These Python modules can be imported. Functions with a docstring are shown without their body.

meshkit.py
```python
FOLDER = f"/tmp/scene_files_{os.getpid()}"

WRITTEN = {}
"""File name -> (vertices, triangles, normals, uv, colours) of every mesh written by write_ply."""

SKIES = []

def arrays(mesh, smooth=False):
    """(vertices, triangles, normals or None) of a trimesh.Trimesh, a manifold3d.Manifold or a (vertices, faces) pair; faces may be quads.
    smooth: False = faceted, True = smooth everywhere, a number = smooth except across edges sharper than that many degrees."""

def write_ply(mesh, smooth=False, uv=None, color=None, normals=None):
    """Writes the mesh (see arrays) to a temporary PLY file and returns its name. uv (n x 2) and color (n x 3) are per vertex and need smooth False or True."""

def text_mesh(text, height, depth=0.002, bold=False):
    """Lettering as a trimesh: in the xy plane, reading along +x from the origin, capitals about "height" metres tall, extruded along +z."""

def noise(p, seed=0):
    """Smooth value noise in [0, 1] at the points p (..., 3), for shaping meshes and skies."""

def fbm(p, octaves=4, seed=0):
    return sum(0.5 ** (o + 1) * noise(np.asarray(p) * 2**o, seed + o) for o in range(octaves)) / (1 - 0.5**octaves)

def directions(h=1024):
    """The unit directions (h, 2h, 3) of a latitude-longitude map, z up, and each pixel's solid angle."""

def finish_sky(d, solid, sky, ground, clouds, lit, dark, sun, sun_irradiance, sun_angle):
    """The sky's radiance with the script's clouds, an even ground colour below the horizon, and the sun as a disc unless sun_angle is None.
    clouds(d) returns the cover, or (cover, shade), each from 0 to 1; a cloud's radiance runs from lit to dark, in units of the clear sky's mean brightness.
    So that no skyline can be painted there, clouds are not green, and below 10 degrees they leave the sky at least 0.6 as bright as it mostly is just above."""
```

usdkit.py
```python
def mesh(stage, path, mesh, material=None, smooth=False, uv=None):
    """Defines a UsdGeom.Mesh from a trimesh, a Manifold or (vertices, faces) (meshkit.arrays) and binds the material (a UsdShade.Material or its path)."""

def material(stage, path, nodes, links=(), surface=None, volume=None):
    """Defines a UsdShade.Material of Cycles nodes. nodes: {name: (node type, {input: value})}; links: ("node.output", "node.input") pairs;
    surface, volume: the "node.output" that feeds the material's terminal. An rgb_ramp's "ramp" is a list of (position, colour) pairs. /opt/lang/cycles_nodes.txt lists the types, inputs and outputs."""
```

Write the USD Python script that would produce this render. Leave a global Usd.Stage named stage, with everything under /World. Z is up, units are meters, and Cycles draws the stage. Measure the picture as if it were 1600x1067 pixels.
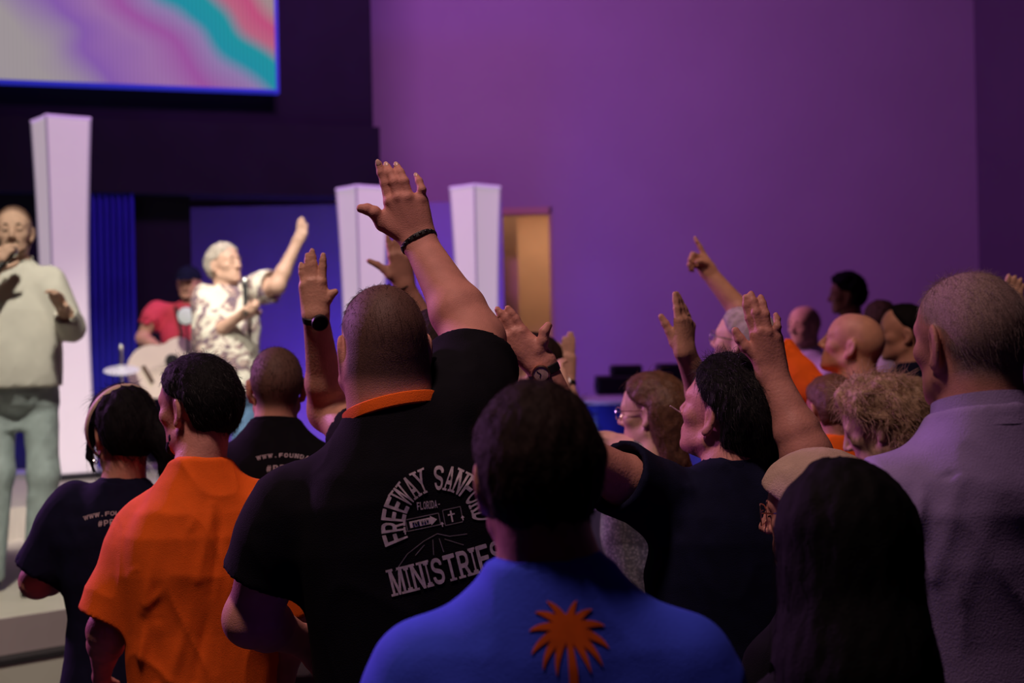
import math, random
import numpy as np, trimesh
import usdkit, meshkit
from pxr import Usd, UsdGeom, UsdLux, UsdShade, Sdf, Gf, Vt
from scipy.interpolate import LinearNDInterpolator
from scipy.spatial import cKDTree

stage = Usd.Stage.CreateInMemory()
UsdGeom.SetStageUpAxis(stage, 'Z')
UsdGeom.Xform.Define(stage, '/World')
UsdGeom.Scope.Define(stage, '/World/Looks')
rng = np.random.default_rng(7)

# ------------------------------------------------------------------ camera
FPX = 2222.0                       # focal length in pixels of a 1600 wide picture (50 mm on a 36 mm frame)
EYE = np.array([0.0, 0.0, 1.65])
ROLL = math.radians(1.2)
RIGHT = np.array([math.cos(ROLL), 0, -math.sin(ROLL)])
UPV = np.array([math.sin(ROLL), 0, math.cos(ROLL)])
FWD = np.array([0, 1.0, 0])
cam = UsdGeom.Camera.Define(stage, '/World/camera')
cam.CreateFocalLengthAttr(50.0); cam.CreateHorizontalApertureAttr(36.0); cam.CreateVerticalApertureAttr(24.0)
cam.CreateFStopAttr(3.2); cam.CreateFocusDistanceAttr(2.95)
cam.CreateClippingRangeAttr((0.05, 200.0))
m = np.eye(4); m[0, :3] = RIGHT; m[1, :3] = UPV; m[2, :3] = -FWD; m[3, :3] = EYE
cam.AddTransformOp().Set(Gf.Matrix4d(*m.ravel().tolist()))
cam.CreateExposureAttr(0.0)


def at(px, py, d):
    """the point of the room seen at pixel (px, py) of the 1600 x 1067 picture, d metres in front of the camera"""
    return EYE + FWD * d + RIGHT * ((px - 800) / FPX * d) + UPV * ((533.5 - py) / FPX * d)


# ------------------------------------------------------------------ lights
dome = UsdLux.DomeLight.Define(stage, '/World/dim_room_light')
dome.CreateColorAttr(Gf.Vec3f(0.30, 0.16, 0.42)); dome.CreateIntensityAttr(0.003)


def rect_light(name, pos, target, w, h, color, power):
    l = UsdLux.RectLight.Define(stage, '/World/' + name)
    l.CreateWidthAttr(w); l.CreateHeightAttr(h); l.CreateColorAttr(Gf.Vec3f(*color)); l.CreateIntensityAttr(power)
    z = np.array(pos, float) - np.array(target, float); z /= np.linalg.norm(z)
    x = np.cross([0, 0, 1.0], z); x /= np.linalg.norm(x); y = np.cross(z, x)
    q = np.eye(4); q[0, :3], q[1, :3], q[2, :3], q[3, :3] = x, y, z, pos
    l.AddTransformOp().Set(Gf.Matrix4d(*q.ravel().tolist()))
    return l


def spot_light(name, pos, target, color, power, cone, soft=0.5, radius=0.12):
    l = UsdLux.SphereLight.Define(stage, '/World/' + name)
    l.CreateRadiusAttr(radius); l.CreateColorAttr(Gf.Vec3f(*color)); l.CreateIntensityAttr(power)
    s = UsdLux.ShapingAPI.Apply(l.GetPrim()); s.CreateShapingConeAngleAttr(cone); s.CreateShapingConeSoftnessAttr(soft)
    z = np.array(pos, float) - np.array(target, float); z /= np.linalg.norm(z)
    x = np.cross([0, 0, 1.0], z); x /= np.linalg.norm(x); y = np.cross(z, x)
    q = np.eye(4); q[0, :3], q[1, :3], q[2, :3], q[3, :3] = x, y, z, pos
    l.AddTransformOp().Set(Gf.Matrix4d(*q.ravel().tolist()))
    return l


spot_light('stage_front_spot', (-1.6, 4.0, 5.6), (-2.5, 7.4, 1.4), (1.0, 0.92, 0.76), 1500, 22)
spot_light('stage_back_spot', (-1.4, 5.6, 5.6), (-2.1, 9.6, 1.6), (1.0, 0.90, 0.80), 2300, 18)
rect_light('wall_wash_purple', (-0.9, 9.5, 6.0), (0.6, 15.0, 3.8), 1.6, 0.5, (0.60, 0.17, 0.80), 82)
spot_light('audience_side_spot', (-4.9, 6.2, 3.6), (0.7, 2.7, 1.5), (0.76, 0.26, 0.90), 340, 31, 0.6, 0.25)
spot_light('house_spot_near', (-1.1, 1.5, 5.8), (-0.68, 3.2, 1.6), (1.0, 0.64, 0.58), 205, 29, 0.9, 0.25)
spot_light('house_spot_far', (0.4, 3.2, 5.8), (1.3, 5.6, 1.6), (1.0, 0.60, 0.48), 140, 22, 0.9, 0.25)
spot_light('stage_edge_spot', (0.2, 5.8, 5.4), (0.75, 11.0, 0.5), (0.62, 0.45, 0.95), 420, 11, 0.7, 0.12)
rect_light('drum_uplight', (0.15, 10.75, 0.80), (0.72, 11.6, 1.0), 0.12, 0.3, (0.25, 0.35, 1.0), 26)
spot_light('far_side_spot', (-2.6, 7.6, 4.8), (1.8, 7.6, 1.6), (1.0, 0.36, 0.66), 900, 14, 0.8, 0.15)
rect_light('doorway_light', (0.38, 16.7, 3.28), (0.36, 17.0, 0.0), 0.35, 0.6, (1.0, 0.76, 0.54), 11)
rect_light('doorway_front_light', (0.05, 15.55, 3.3), (0.0, 16.0, 1.0), 0.2, 0.2, (1.0, 0.72, 0.48), 7)
rect_light('curtain_uplight', (-4.4, 11.6, 0.75), (-4.0, 12.9, 2.2), 0.8, 0.2, (0.03, 0.03, 1.0), 22)
rect_light('panel_uplight', (-0.9, 13.2, 0.70), (-1.0, 14.2, 1.9), 0.9, 0.2, (0.06, 0.03, 1.0), 75)
rect_light('panel_side_uplight', (-2.5, 13.1, 0.70), (-2.4, 14.2, 1.7), 1.2, 0.2, (0.30, 0.08, 1.0), 13)

# ------------------------------------------------------------------ materials
MATS = {}


def mat(name, color, rough=0.7, vary=0.12, scale=9.0, bump=0.0, bscale=120.0, metallic=0.0, emit=None, estr=0.0, sheen=0.0, spec=0.3, stretch=(1, 1, 1)):
    c = np.array(color, float)
    p = dict(roughness=rough, metallic=metallic, specular_ior_level=spec)
    if sheen:
        p['sheen_weight'] = sheen
    if emit is not None:
        p['emission_color'] = emit; p['emission_strength'] = estr
    nodes = {'tc': ('texture_coordinate', {}), 'mp': ('mapping', {'scale': stretch}),
             'n': ('noise_texture', {'scale': scale, 'detail': 4.0}),
             'r': ('rgb_ramp', {'ramp': [(0.3, tuple(c * (1 - vary))), (0.7, tuple(np.minimum(c * (1 + vary), 1)))]}),
             'p': ('principled_bsdf', p)}
    links = [('tc.object', 'mp.vector'), ('mp.vector', 'n.vector'), ('n.fac', 'r.fac'), ('r.color', 'p.base_color')]
    if bump:
        nodes['bn'] = ('noise_texture', {'scale': bscale, 'detail': 3.0})
        nodes['b'] = ('bump', {'strength': bump, 'distance': 0.004})
        links += [('mp.vector', 'bn.vector'), ('bn.fac', 'b.height'), ('b.normal', 'p.normal')]
    MATS[name] = usdkit.material(stage, '/World/Looks/' + name, nodes, links, surface='p.BSDF')
    return MATS[name]


mat('skin_tan', (0.55, 0.29, 0.20), 0.5, 0.10, 30, 0.25, 160)
mat('skin_ruddy', (0.56, 0.25, 0.20), 0.5, 0.12, 30, 0.25, 160)
mat('skin_pale', (0.64, 0.40, 0.30), 0.5, 0.10, 30, 0.2, 160)
mat('skin_brown', (0.26, 0.12, 0.07), 0.5, 0.10, 30, 0.2, 160)
mat('nail', (0.62, 0.40, 0.34), 0.3, 0.05)
mat('eye_white', (0.7, 0.68, 0.66), 0.2, 0.03)
mat('hair_black', (0.0055, 0.005, 0.006), 0.75, 0.3, 60, 0.3, 180, spec=.10)
mat('hair_dark_brown', (0.020, 0.011, 0.010), 0.75, 0.3, 60, 0.3, 180, spec=.12)
mat('hair_brown', (0.11, 0.052, 0.028), 0.5, 0.3, 60, 0.5, 180)
mat('hair_buzz', (0.056, 0.030, 0.024), 0.85, 0.35, 160, 0.6, 400, spec=.15)
mat('hair_stubble', (0.19, 0.085, 0.068), 0.85, 0.35, 120, 0.5, 400, spec=.15)
mat('hair_white', (0.34, 0.25, 0.25), 0.7, 0.2, 60, 0.5, 200)
mat('hair_sandy', (0.50, 0.44, 0.38), 0.7, 0.25, 60, 0.5, 200)
mat('hair_grey', (0.34, 0.30, 0.31), 0.7, 0.25, 60, 0.5, 200)
mat('hair_blonde', (0.46, 0.31, 0.20), 0.6, 0.3, 40, 0.5, 140)
mat('cloth_orange', (0.88, 0.13, 0.006), 0.85, 0.07, 25, 0.35, 500)
mat('cloth_black', (0.0045, 0.004, 0.007), 0.9, 0.2, 25, 0.35, 400, spec=.12)
mat('cloth_charcoal', (0.011, 0.010, 0.014), 0.9, 0.2, 25, 0.35, 400, spec=.12)
mat('cloth_navy', (0.007, 0.008, 0.028), 0.9, 0.2, 25, 0.35, 400, spec=.12)
mat('hair_shine_dark', (0.012, 0.008, 0.010), 0.42, 0.2, 60, spec=.5)
mat('cloth_blue', (0.050, 0.095, 0.95), 0.85, 0.08, 20, 0.35, 400)
mat('cloth_royal', (0.02, 0.05, 0.35), 0.85, 0.1, 20, 0.3, 400)
mat('cloth_lavender', (0.36, 0.27, 0.58), 0.85, 0.08, 20, 0.3, 300)
mat('cloth_white', (0.72, 0.69, 0.62), 0.85, 0.05, 12, 0.2, 200)
mat('cloth_red', (0.66, 0.06, 0.10), 0.85, 0.1, 20, 0.3, 300)
mat('cloth_lilac', (0.55, 0.45, 0.78), 0.85, 0.08, 20, 0.3, 300)
mat('denim_light', (0.46, 0.55, 0.56), 0.85, 0.16, 14, 0.3, 300)
mat('denim_blue', (0.14, 0.26, 0.45), 0.85, 0.2, 14, 0.3, 300)
mat('denim_dark', (0.03, 0.035, 0.06), 0.85, 0.2, 14, 0.3, 300)
mat('trousers_grey', (0.09, 0.08, 0.10), 0.85, 0.1, 14, 0.3, 300)
mat('leather_dark', (0.03, 0.022, 0.02), 0.5, 0.2)
mat('cap_beige', (0.52, 0.36, 0.29), 0.85, 0.12, 22, 0.5, 260)
mat('rubber_black', (0.012, 0.012, 0.014), 0.45, 0.1)
mat('print_white', (0.52, 0.44, 0.48), 0.8, 0.25, 90)
mat('print_grey', (0.20, 0.17, 0.19), 0.8, 0.25, 90)
mat('print_orange', (0.80, 0.12, 0.008), 0.8, 0.12, 40)
mat('metal_silver', (0.7, 0.68, 0.66), 0.25, 0.05, metallic=1.0)
mat('cymbal_pale', (0.75, 0.80, 0.80), 0.35, 0.05)
mat('metal_rose', (0.75, 0.45, 0.36), 0.25, 0.05, metallic=1.0)
mat('metal_dark', (0.06, 0.06, 0.07), 0.35, 0.1, metallic=0.8)
mat('dial_pink', (0.62, 0.42, 0.40), 0.35, 0.15, 200)
mat('gloss_black', (0.008, 0.008, 0.010), 0.12, 0.1)
mat('wood_pale', (0.72, 0.62, 0.50), 0.35, 0.12, 6, stretch=(1, 1, 12))
mat('wood_dark', (0.10, 0.05, 0.03), 0.4, 0.2, 12)
mat('band_beige', (0.60, 0.48, 0.34), 0.6, 0.1, 40)

# ------------------------------------------------------------------ scene tree helpers
NAMES = {}


def numbered(path):
    n = NAMES.get(path, 0); NAMES[path] = n + 1
    return path if n == 0 else f'{path}_{n:03d}'


def thing(name, label, cat, loc=(0, 0, 0), group=None, kind=None):
    x = UsdGeom.Xform.Define(stage, numbered('/World/' + name))
    x.AddTranslateOp().Set(Gf.Vec3d(*map(float, loc)))
    p = x.GetPrim()
    p.SetCustomDataByKey('label', label)
    if cat:
        p.SetCustomDataByKey('category', cat)
    if group:
        p.SetCustomDataByKey('group', group)
    if kind:
        p.SetCustomDataByKey('kind', kind)
    LOC[str(p.GetPath())] = np.array(loc, float)
    return p


LOC = {}


def loc_of(prim):
    q = str(prim.GetPath())
    return LOC['/'.join(q.split('/')[:3])]


def part(name, mesh, material, parent, label=None, smooth=30, kind=None):
    v, f = (np.array(mesh.vertices), np.array(mesh.faces)) if hasattr(mesh, 'vertices') else mesh
    v = v - loc_of(parent)
    g = usdkit.mesh(stage, numbered(str(parent.GetPath()) + '/' + name), trimesh.Trimesh(v, f, process=False), MATS[material], smooth=smooth)
    p = g.GetPrim()
    g.CreateDoubleSidedAttr(True)
    if label:
        p.SetCustomDataByKey('label', label)
    if kind:
        p.SetCustomDataByKey('kind', kind)
    return p


def solo(name, mesh, material, label, cat, smooth=30, group=None, kind=None):
    g = usdkit.mesh(stage, numbered('/World/' + name), mesh, MATS[material], smooth=smooth)
    p = g.GetPrim()
    if label:
        p.SetCustomDataByKey('label', label)
    if cat:
        p.SetCustomDataByKey('category', cat)
    if group:
        p.SetCustomDataByKey('group', group)
    if kind:
        p.SetCustomDataByKey('kind', kind)
    return p


def curves(name, pts, width, material, parent, kind='stuff'):
    """pts (n, k, 3): n strands of k points"""
    pts = np.asarray(pts) - loc_of(parent)
    c = UsdGeom.BasisCurves.Define(stage, numbered(str(parent.GetPath()) + '/' + name))
    c.CreateTypeAttr('linear'); c.CreateWrapAttr('nonperiodic')
    c.CreateCurveVertexCountsAttr(Vt.IntArray.FromNumpy(np.full(len(pts), pts.shape[1], np.int32)))
    c.CreatePointsAttr(Vt.Vec3fArray.FromNumpy(pts.reshape(-1, 3).astype(np.float32)))
    w = np.tile(np.linspace(1, 0.35, pts.shape[1]) * width, len(pts))
    c.CreateWidthsAttr(Vt.FloatArray.FromNumpy(w.astype(np.float32))); c.SetWidthsInterpolation('vertex')
    UsdShade.MaterialBindingAPI.Apply(c.GetPrim()).Bind(MATS[material])
    c.GetPrim().SetCustomDataByKey('kind', kind)
    return c.GetPrim()


# ------------------------------------------------------------------ small mesh makers
def unit(v):
    v = np.asarray(v, float)
    return v / max(np.linalg.norm(v), 1e-9)


def boxm(lo, hi, bevel=0.0):
    lo, hi = np.array(lo, float), np.array(hi, float)
    if not bevel:
        b = trimesh.creation.box(hi - lo); b.apply_translation((lo + hi) / 2); return b
    pts = []
    for i in np.ndindex(2, 2, 2):
        c = np.where(np.array(i) == 0, lo, hi); sgn = np.where(np.array(i) == 0, 1, -1)
        for k in range(3):
            e = np.ones(3); e[k] = 0
            pts.append(c + sgn * e * bevel)
    return trimesh.convex.convex_hull(np.array(pts))


def orient(mesh, x, y, z, o):
    T = np.eye(4); T[:3, 0], T[:3, 1], T[:3, 2], T[:3, 3] = x, y, z, o
    q = mesh.copy(); q.apply_transform(T)
    if np.linalg.det(T[:3, :3]) < 0:
        q.faces = q.faces[:, ::-1]
    return q


def frame_of(axis, hint=(0, 1, 0)):
    z = unit(axis); x = np.cross(hint, z)
    x = unit(x) if np.linalg.norm(x) > 1e-3 else unit(np.cross((1, 0.2, 0), z))
    return x, np.cross(z, x), z


def tube(pts, r, n=10, cap=True):
    pts = np.asarray(pts, float); r = np.broadcast_to(r, len(pts))
    V, Fc = [], []
    x = None
    for i, p in enumerate(pts):
        t = unit(pts[min(i + 1, len(pts) - 1)] - pts[max(i - 1, 0)])
        if x is None:
            x, y, _ = frame_of(t)
        x = unit(x - t * (x @ t)); y = np.cross(t, x)
        a = np.arange(n) / n * 2 * np.pi
        V.append(p + r[i] * (np.cos(a)[:, None] * x + np.sin(a)[:, None] * y))
    for i in range(len(pts) - 1):
        for j in range(n):
            a, b = i * n + j, i * n + (j + 1) % n
            Fc += [[a, b, b + n], [a, b + n, a + n]]
    V = np.vstack(V)
    if cap:
        k = len(V); V = np.vstack([V, pts[0], pts[-1]])
        for j in range(n):
            Fc += [[k, (j + 1) % n, j], [k + 1, (len(pts) - 1) * n + j, (len(pts) - 1) * n + (j + 1) % n]]
    return trimesh.Trimesh(V, np.array(Fc), process=False)


def lathe(profile, center, axis=(0, 0, 1), n=32, hint=(0, 1, 0), sx=1.0, sy=1.0):
    """profile [(radius, height)], closed by the axis where the radius is 0"""
    x, y, z = frame_of(axis, hint)
    V, Fc = [], []
    a = np.arange(n) / n * 2 * np.pi
    for r, h in profile:
        V.append(np.array(center) + r * (sx * np.cos(a)[:, None] * x + sy * np.sin(a)[:, None] * y) + h * z)
    for i in range(len(profile) - 1):
        for j in range(n):
            p, q = i * n + j, i * n + (j + 1) % n
            Fc += [[p, q, q + n], [p, q + n, p + n]]
    return trimesh.Trimesh(np.vstack(V), np.array(Fc), process=False)


def band(center, x, y, z, rx, ry, half, thick, n=40, flare=0.0):
    """a closed elliptical ring band around z: height 2*half, thickness thick"""
    prof = [(0, -half), (thick, -half * .8), (thick * 1.15, 0), (thick, half * .8), (0, half), (-thick * .2, 0), (0, -half)]
    a = np.arange(n) / n * 2 * np.pi
    V, Fc = [], []
    for dr, h in prof:
        k = 1 + flare * h
        V.append(np.array(center) + (rx * k + dr) * np.cos(a)[:, None] * x + (ry * k + dr) * np.sin(a)[:, None] * y + h * z)
    for i in range(len(prof) - 1):
        for j in range(n):
            p, q = i * n + j, i * n + (j + 1) % n
            Fc += [[p, q, q + n], [p, q + n, p + n]]
    return trimesh.Trimesh(np.vstack(V), np.array(Fc), process=False)


def cat(*ms):
    return trimesh.util.concatenate([trimesh.Trimesh(m.vertices, m.faces, process=False) for m in ms])


# ------------------------------------------------------------------ distance fields and their surface
def f_cone(a, b, ra, rb):
    a, b = np.array(a, float), np.array(b, float); ba = b - a; bb = max(ba @ ba, 1e-12); r = max(ra, rb)
    def f(P):
        pa = P - a; h = np.clip(pa @ ba / bb, 0, 1)
        return np.linalg.norm(pa - h[..., None] * ba, axis=-1) - (ra + (rb - ra) * h)
    return f, np.minimum(a, b) - r, np.maximum(a, b) + r


def f_ell(c, M, r):
    c, M, r = np.array(c, float), np.array(M, float), np.array(r, float); e = np.sqrt(((M * r) ** 2).sum(1))
    def f(P):
        q = (P - c) @ M / r; k0 = np.linalg.norm(q, axis=-1); k1 = np.linalg.norm(q / r, axis=-1)
        return np.where(k1 > 1e-6, k0 * (k0 - 1) / np.maximum(k1, 1e-6), -r.min())
    return f, c - e, c + e


def smin(a, b, k):
    h = np.clip(0.5 + 0.5 * (a - b) / k, 0, 1)
    return a * (1 - h) + b * h - k * h * (1 - h)


class Field:
    def __init__(s):
        s.ops = []

    def cone(s, a, b, ra, rb=None, k=0.012, op='u'):
        s.ops.append((*f_cone(a, b, ra, ra if rb is None else rb), k, op)); return s

    def ell(s, c, M, r, k=0.012, op='u'):
        s.ops.append((*f_ell(c, M, r), k, op)); return s

    def fn(s, f, lo=None, hi=None, k=0.012, op='u'):
        s.ops.append((f, lo, hi, k, op)); return s

    def sub(s, field, k=0.012, op='u'):
        lo, hi = field.bounds(); s.ops.append((field.value, lo, hi, k, op)); return s

    def bounds(s):
        u = [o for o in s.ops if o[4] == 'u' and o[1] is not None]
        return np.min([o[1] for o in u], 0), np.max([o[2] for o in u], 0)

    @staticmethod
    def merge(D, d, k, op):
        if op == 'u':
            return smin(D, d, k)
        if op == 's':
            return -smin(-D, d, k)
        return -smin(-D, -d, k)

    def value(s, P):
        D = np.full(P.shape[:-1], 1.0)
        for f, lo, hi, k, op in s.ops:
            D = s.merge(D, f(P), k, op)
        return D

    def mesh(s, h, lo=None, hi=None):
        L, H = s.bounds(); L = L if lo is None else np.maximum(L, lo); H = H if hi is None else np.minimum(H, hi)
        L = L - 2.5 * h; n = np.ceil((H + 2.5 * h - L) / h).astype(int) + 1
        ax = [L[i] + h * np.arange(n[i]) for i in range(3)]
        D = np.full(n, 1.0)
        for f, a, b, k, op in s.ops:
            if a is None:
                sl = tuple(slice(0, n[i]) for i in range(3))
            else:
                m_ = k + 2 * h
                i0 = np.clip(np.floor((a - m_ - L) / h).astype(int), 0, n); i1 = np.clip(np.ceil((b + m_ - L) / h).astype(int) + 1, 0, n)
                if (i1 <= i0).any():
                    continue
                sl = tuple(slice(i0[i], i1[i]) for i in range(3))
            P = np.stack(np.meshgrid(*[ax[i][sl[i]] for i in range(3)], indexing='ij'), -1)
            D[sl] = s.merge(D[sl], f(P), k, op)
        return nets(D, L, h)


def nets(D, L, h):
    S = D < 0
    c = [D[i:D.shape[0] - 1 + i, j:D.shape[1] - 1 + j, k:D.shape[2] - 1 + k] for i, j, k in np.ndindex(2, 2, 2)]
    n = sum((x < 0).astype(np.int8) for x in c)
    act = (n > 0) & (n < 8)
    idx = np.argwhere(act); ids = np.full(act.shape, -1); ids[act] = np.arange(len(idx))
    vals = np.stack([x[act] for x in c], 1); corn = np.array(list(np.ndindex(2, 2, 2)), float)
    acc, cnt = np.zeros((len(idx), 3)), np.zeros(len(idx))
    for a in range(8):
        for b in range(a + 1, 8):
            if np.abs(corn[a] - corn[b]).sum() == 1:
                x = (vals[:, a] < 0) != (vals[:, b] < 0)
                t = vals[:, a] / np.where(x, vals[:, a] - vals[:, b], 1)
                acc[x] += (corn[a] + t[:, None] * (corn[b] - corn[a]))[x]; cnt[x] += 1
    V = L + h * (idx + acc / cnt[:, None])
    quads = []
    for ax_ in range(3):
        a, b = [i for i in range(3) if i != ax_]
        s0 = np.take(S, range(S.shape[ax_] - 1), ax_); s1 = np.take(S, range(1, S.shape[ax_]), ax_)
        e = np.argwhere(s0 != s1)
        e = e[(e[:, a] > 0) & (e[:, b] > 0) & (e[:, a] < S.shape[a] - 1) & (e[:, b] < S.shape[b] - 1)]
        def cell(da, db):
            q = e.copy(); q[:, a] += da; q[:, b] += db; return ids[q[:, 0], q[:, 1], q[:, 2]]
        q = np.stack([cell(-1, -1), cell(0, -1), cell(0, 0), cell(-1, 0)], 1)
        flip = S[e[:, 0], e[:, 1], e[:, 2]] == (ax_ == 1)
        q[flip] = q[flip][:, ::-1]
        quads.append(q)
    q = np.vstack(quads); q = q[(q >= 0).all(1)]
    return trimesh.Trimesh(V, np.vstack([q[:, [0, 1, 2]], q[:, [0, 2, 3]]]), process=False)


def vnormals(m):
    return meshkit.arrays(m, True)[2]


def displace(m, f):
    """moves the vertices along their normals by f(vertices)"""
    n = vnormals(m)
    return trimesh.Trimesh(m.vertices + n * f(np.array(m.vertices))[:, None], m.faces, process=False)


def extra_mats():
    """sequined dress cloth and floral print"""
    nodes = {'tc': ('texture_coordinate', {}), 'v': ('voronoi_texture', {'scale': 130.0}), 'n': ('noise_texture', {'scale': 14.0, 'detail': 3.0}),
             'r': ('rgb_ramp', {'ramp': [(0, (.62, .60, .62)), (.35, (.30, .31, .33)), (.6, (.16, .17, .19))]}), 'r2': ('rgb_ramp', {'ramp': [(.42, (.55, .52, .54)), (.58, (1, 1, 1))]}),
             'mx': ('mix', {'mix_type': 'multiply', 'fac': 1.0}), 'p': ('principled_bsdf', {'roughness': .38, 'metallic': .25})}
    MATS['sequin'] = usdkit.material(stage, '/World/Looks/sequin', nodes, [('tc.object', 'v.vector'), ('tc.object', 'n.vector'), ('v.distance', 'r.fac'), ('n.fac', 'r2.fac'), ('r.color', 'mx.color1'), ('r2.color', 'mx.color2'), ('mx.color', 'p.base_color')], surface='p.BSDF')
    nodes = {'tc': ('texture_coordinate', {}), 'n0': ('noise_texture', {'scale': 7.0, 'detail': 2.0}), 'n': ('noise_texture', {'scale': 9.0, 'detail': 3.0, 'distortion': 1.2}),
             'r': ('rgb_ramp', {'ramp': [(0, (.80, .76, .64)), (.47, (.78, .74, .64)), (.51, (.36, .24, .22)), (.58, (.12, .09, .16)), (.63, (.50, .32, .28)), (.70, (.78, .72, .62))]}),
             'p': ('principled_bsdf', {'roughness': .85})}
    MATS['floral'] = usdkit.material(stage, '/World/Looks/floral', nodes, [('tc.object', 'n.vector'), ('n.fac', 'r.fac'), ('r.color', 'p.base_color')], surface='p.BSDF')


extra_mats()


def cropped_skin(name, color, hair):
    """skin whose scalp carries close-cropped hair where the mesh says so"""
    c, h = np.array(color), np.array(hair)
    nodes = {'tc': ('texture_coordinate', {}), 'n': ('noise_texture', {'scale': 30.0, 'detail': 4.0}), 'r': ('rgb_ramp', {'ramp': [(.3, tuple(c * .9)), (.7, tuple(c * 1.1))]}),
             'n2': ('noise_texture', {'scale': 420.0, 'detail': 2.0}), 'r2': ('rgb_ramp', {'ramp': [(.35, tuple(h * .55)), (.65, tuple(h * 1.5))]}), 'a': ('attribute', {'attribute': 'cropped_hair'}),
             'm': ('mix', {}), 'b': ('bump', {'strength': .3, 'distance': .003}), 'p': ('principled_bsdf', {'roughness': .62, 'specular_ior_level': .25})}
    MATS[name] = usdkit.material(stage, '/World/Looks/' + name, nodes, [('tc.object', 'n.vector'), ('tc.object', 'n2.vector'), ('n.fac', 'r.fac'), ('n2.fac', 'r2.fac'), ('a.fac', 'm.fac'), ('r.color', 'm.color1'), ('r2.color', 'm.color2'),
                                 ('m.color', 'p.base_color'), ('n2.fac', 'b.height'), ('b.normal', 'p.normal')], surface='p.BSDF')


cropped_skin('skin_ruddy_cropped', (0.56, 0.25, 0.20), (0.060, 0.032, 0.026))
cropped_skin('skin_ruddy_white_cropped', (0.56, 0.25, 0.20), (0.30, 0.22, 0.22))
cropped_skin('skin_tan_cropped', (0.55, 0.29, 0.20), (0.060, 0.034, 0.026))
cropped_skin('skin_pale_cropped', (0.64, 0.40, 0.30), (0.16, 0.09, 0.07))


# ------------------------------------------------------------------ people
def rot(yaw=0, pitch=0, roll=0):
    """columns right, forward, up of something that faces away from the camera (+y), then turned left by yaw, tilted up by pitch, tilted to its right by roll"""
    y, p, r = (math.radians(v) for v in (yaw, pitch, roll))
    Z = np.array([[math.cos(y), -math.sin(y), 0], [math.sin(y), math.cos(y), 0], [0, 0, 1]])
    X = np.array([[1, 0, 0], [0, math.cos(p), -math.sin(p)], [0, math.sin(p), math.cos(p)]])
    Y = np.array([[math.cos(r), 0, math.sin(r)], [0, 1, 0], [-math.sin(r), 0, math.cos(r)]])
    return Z @ X @ Y


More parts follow.
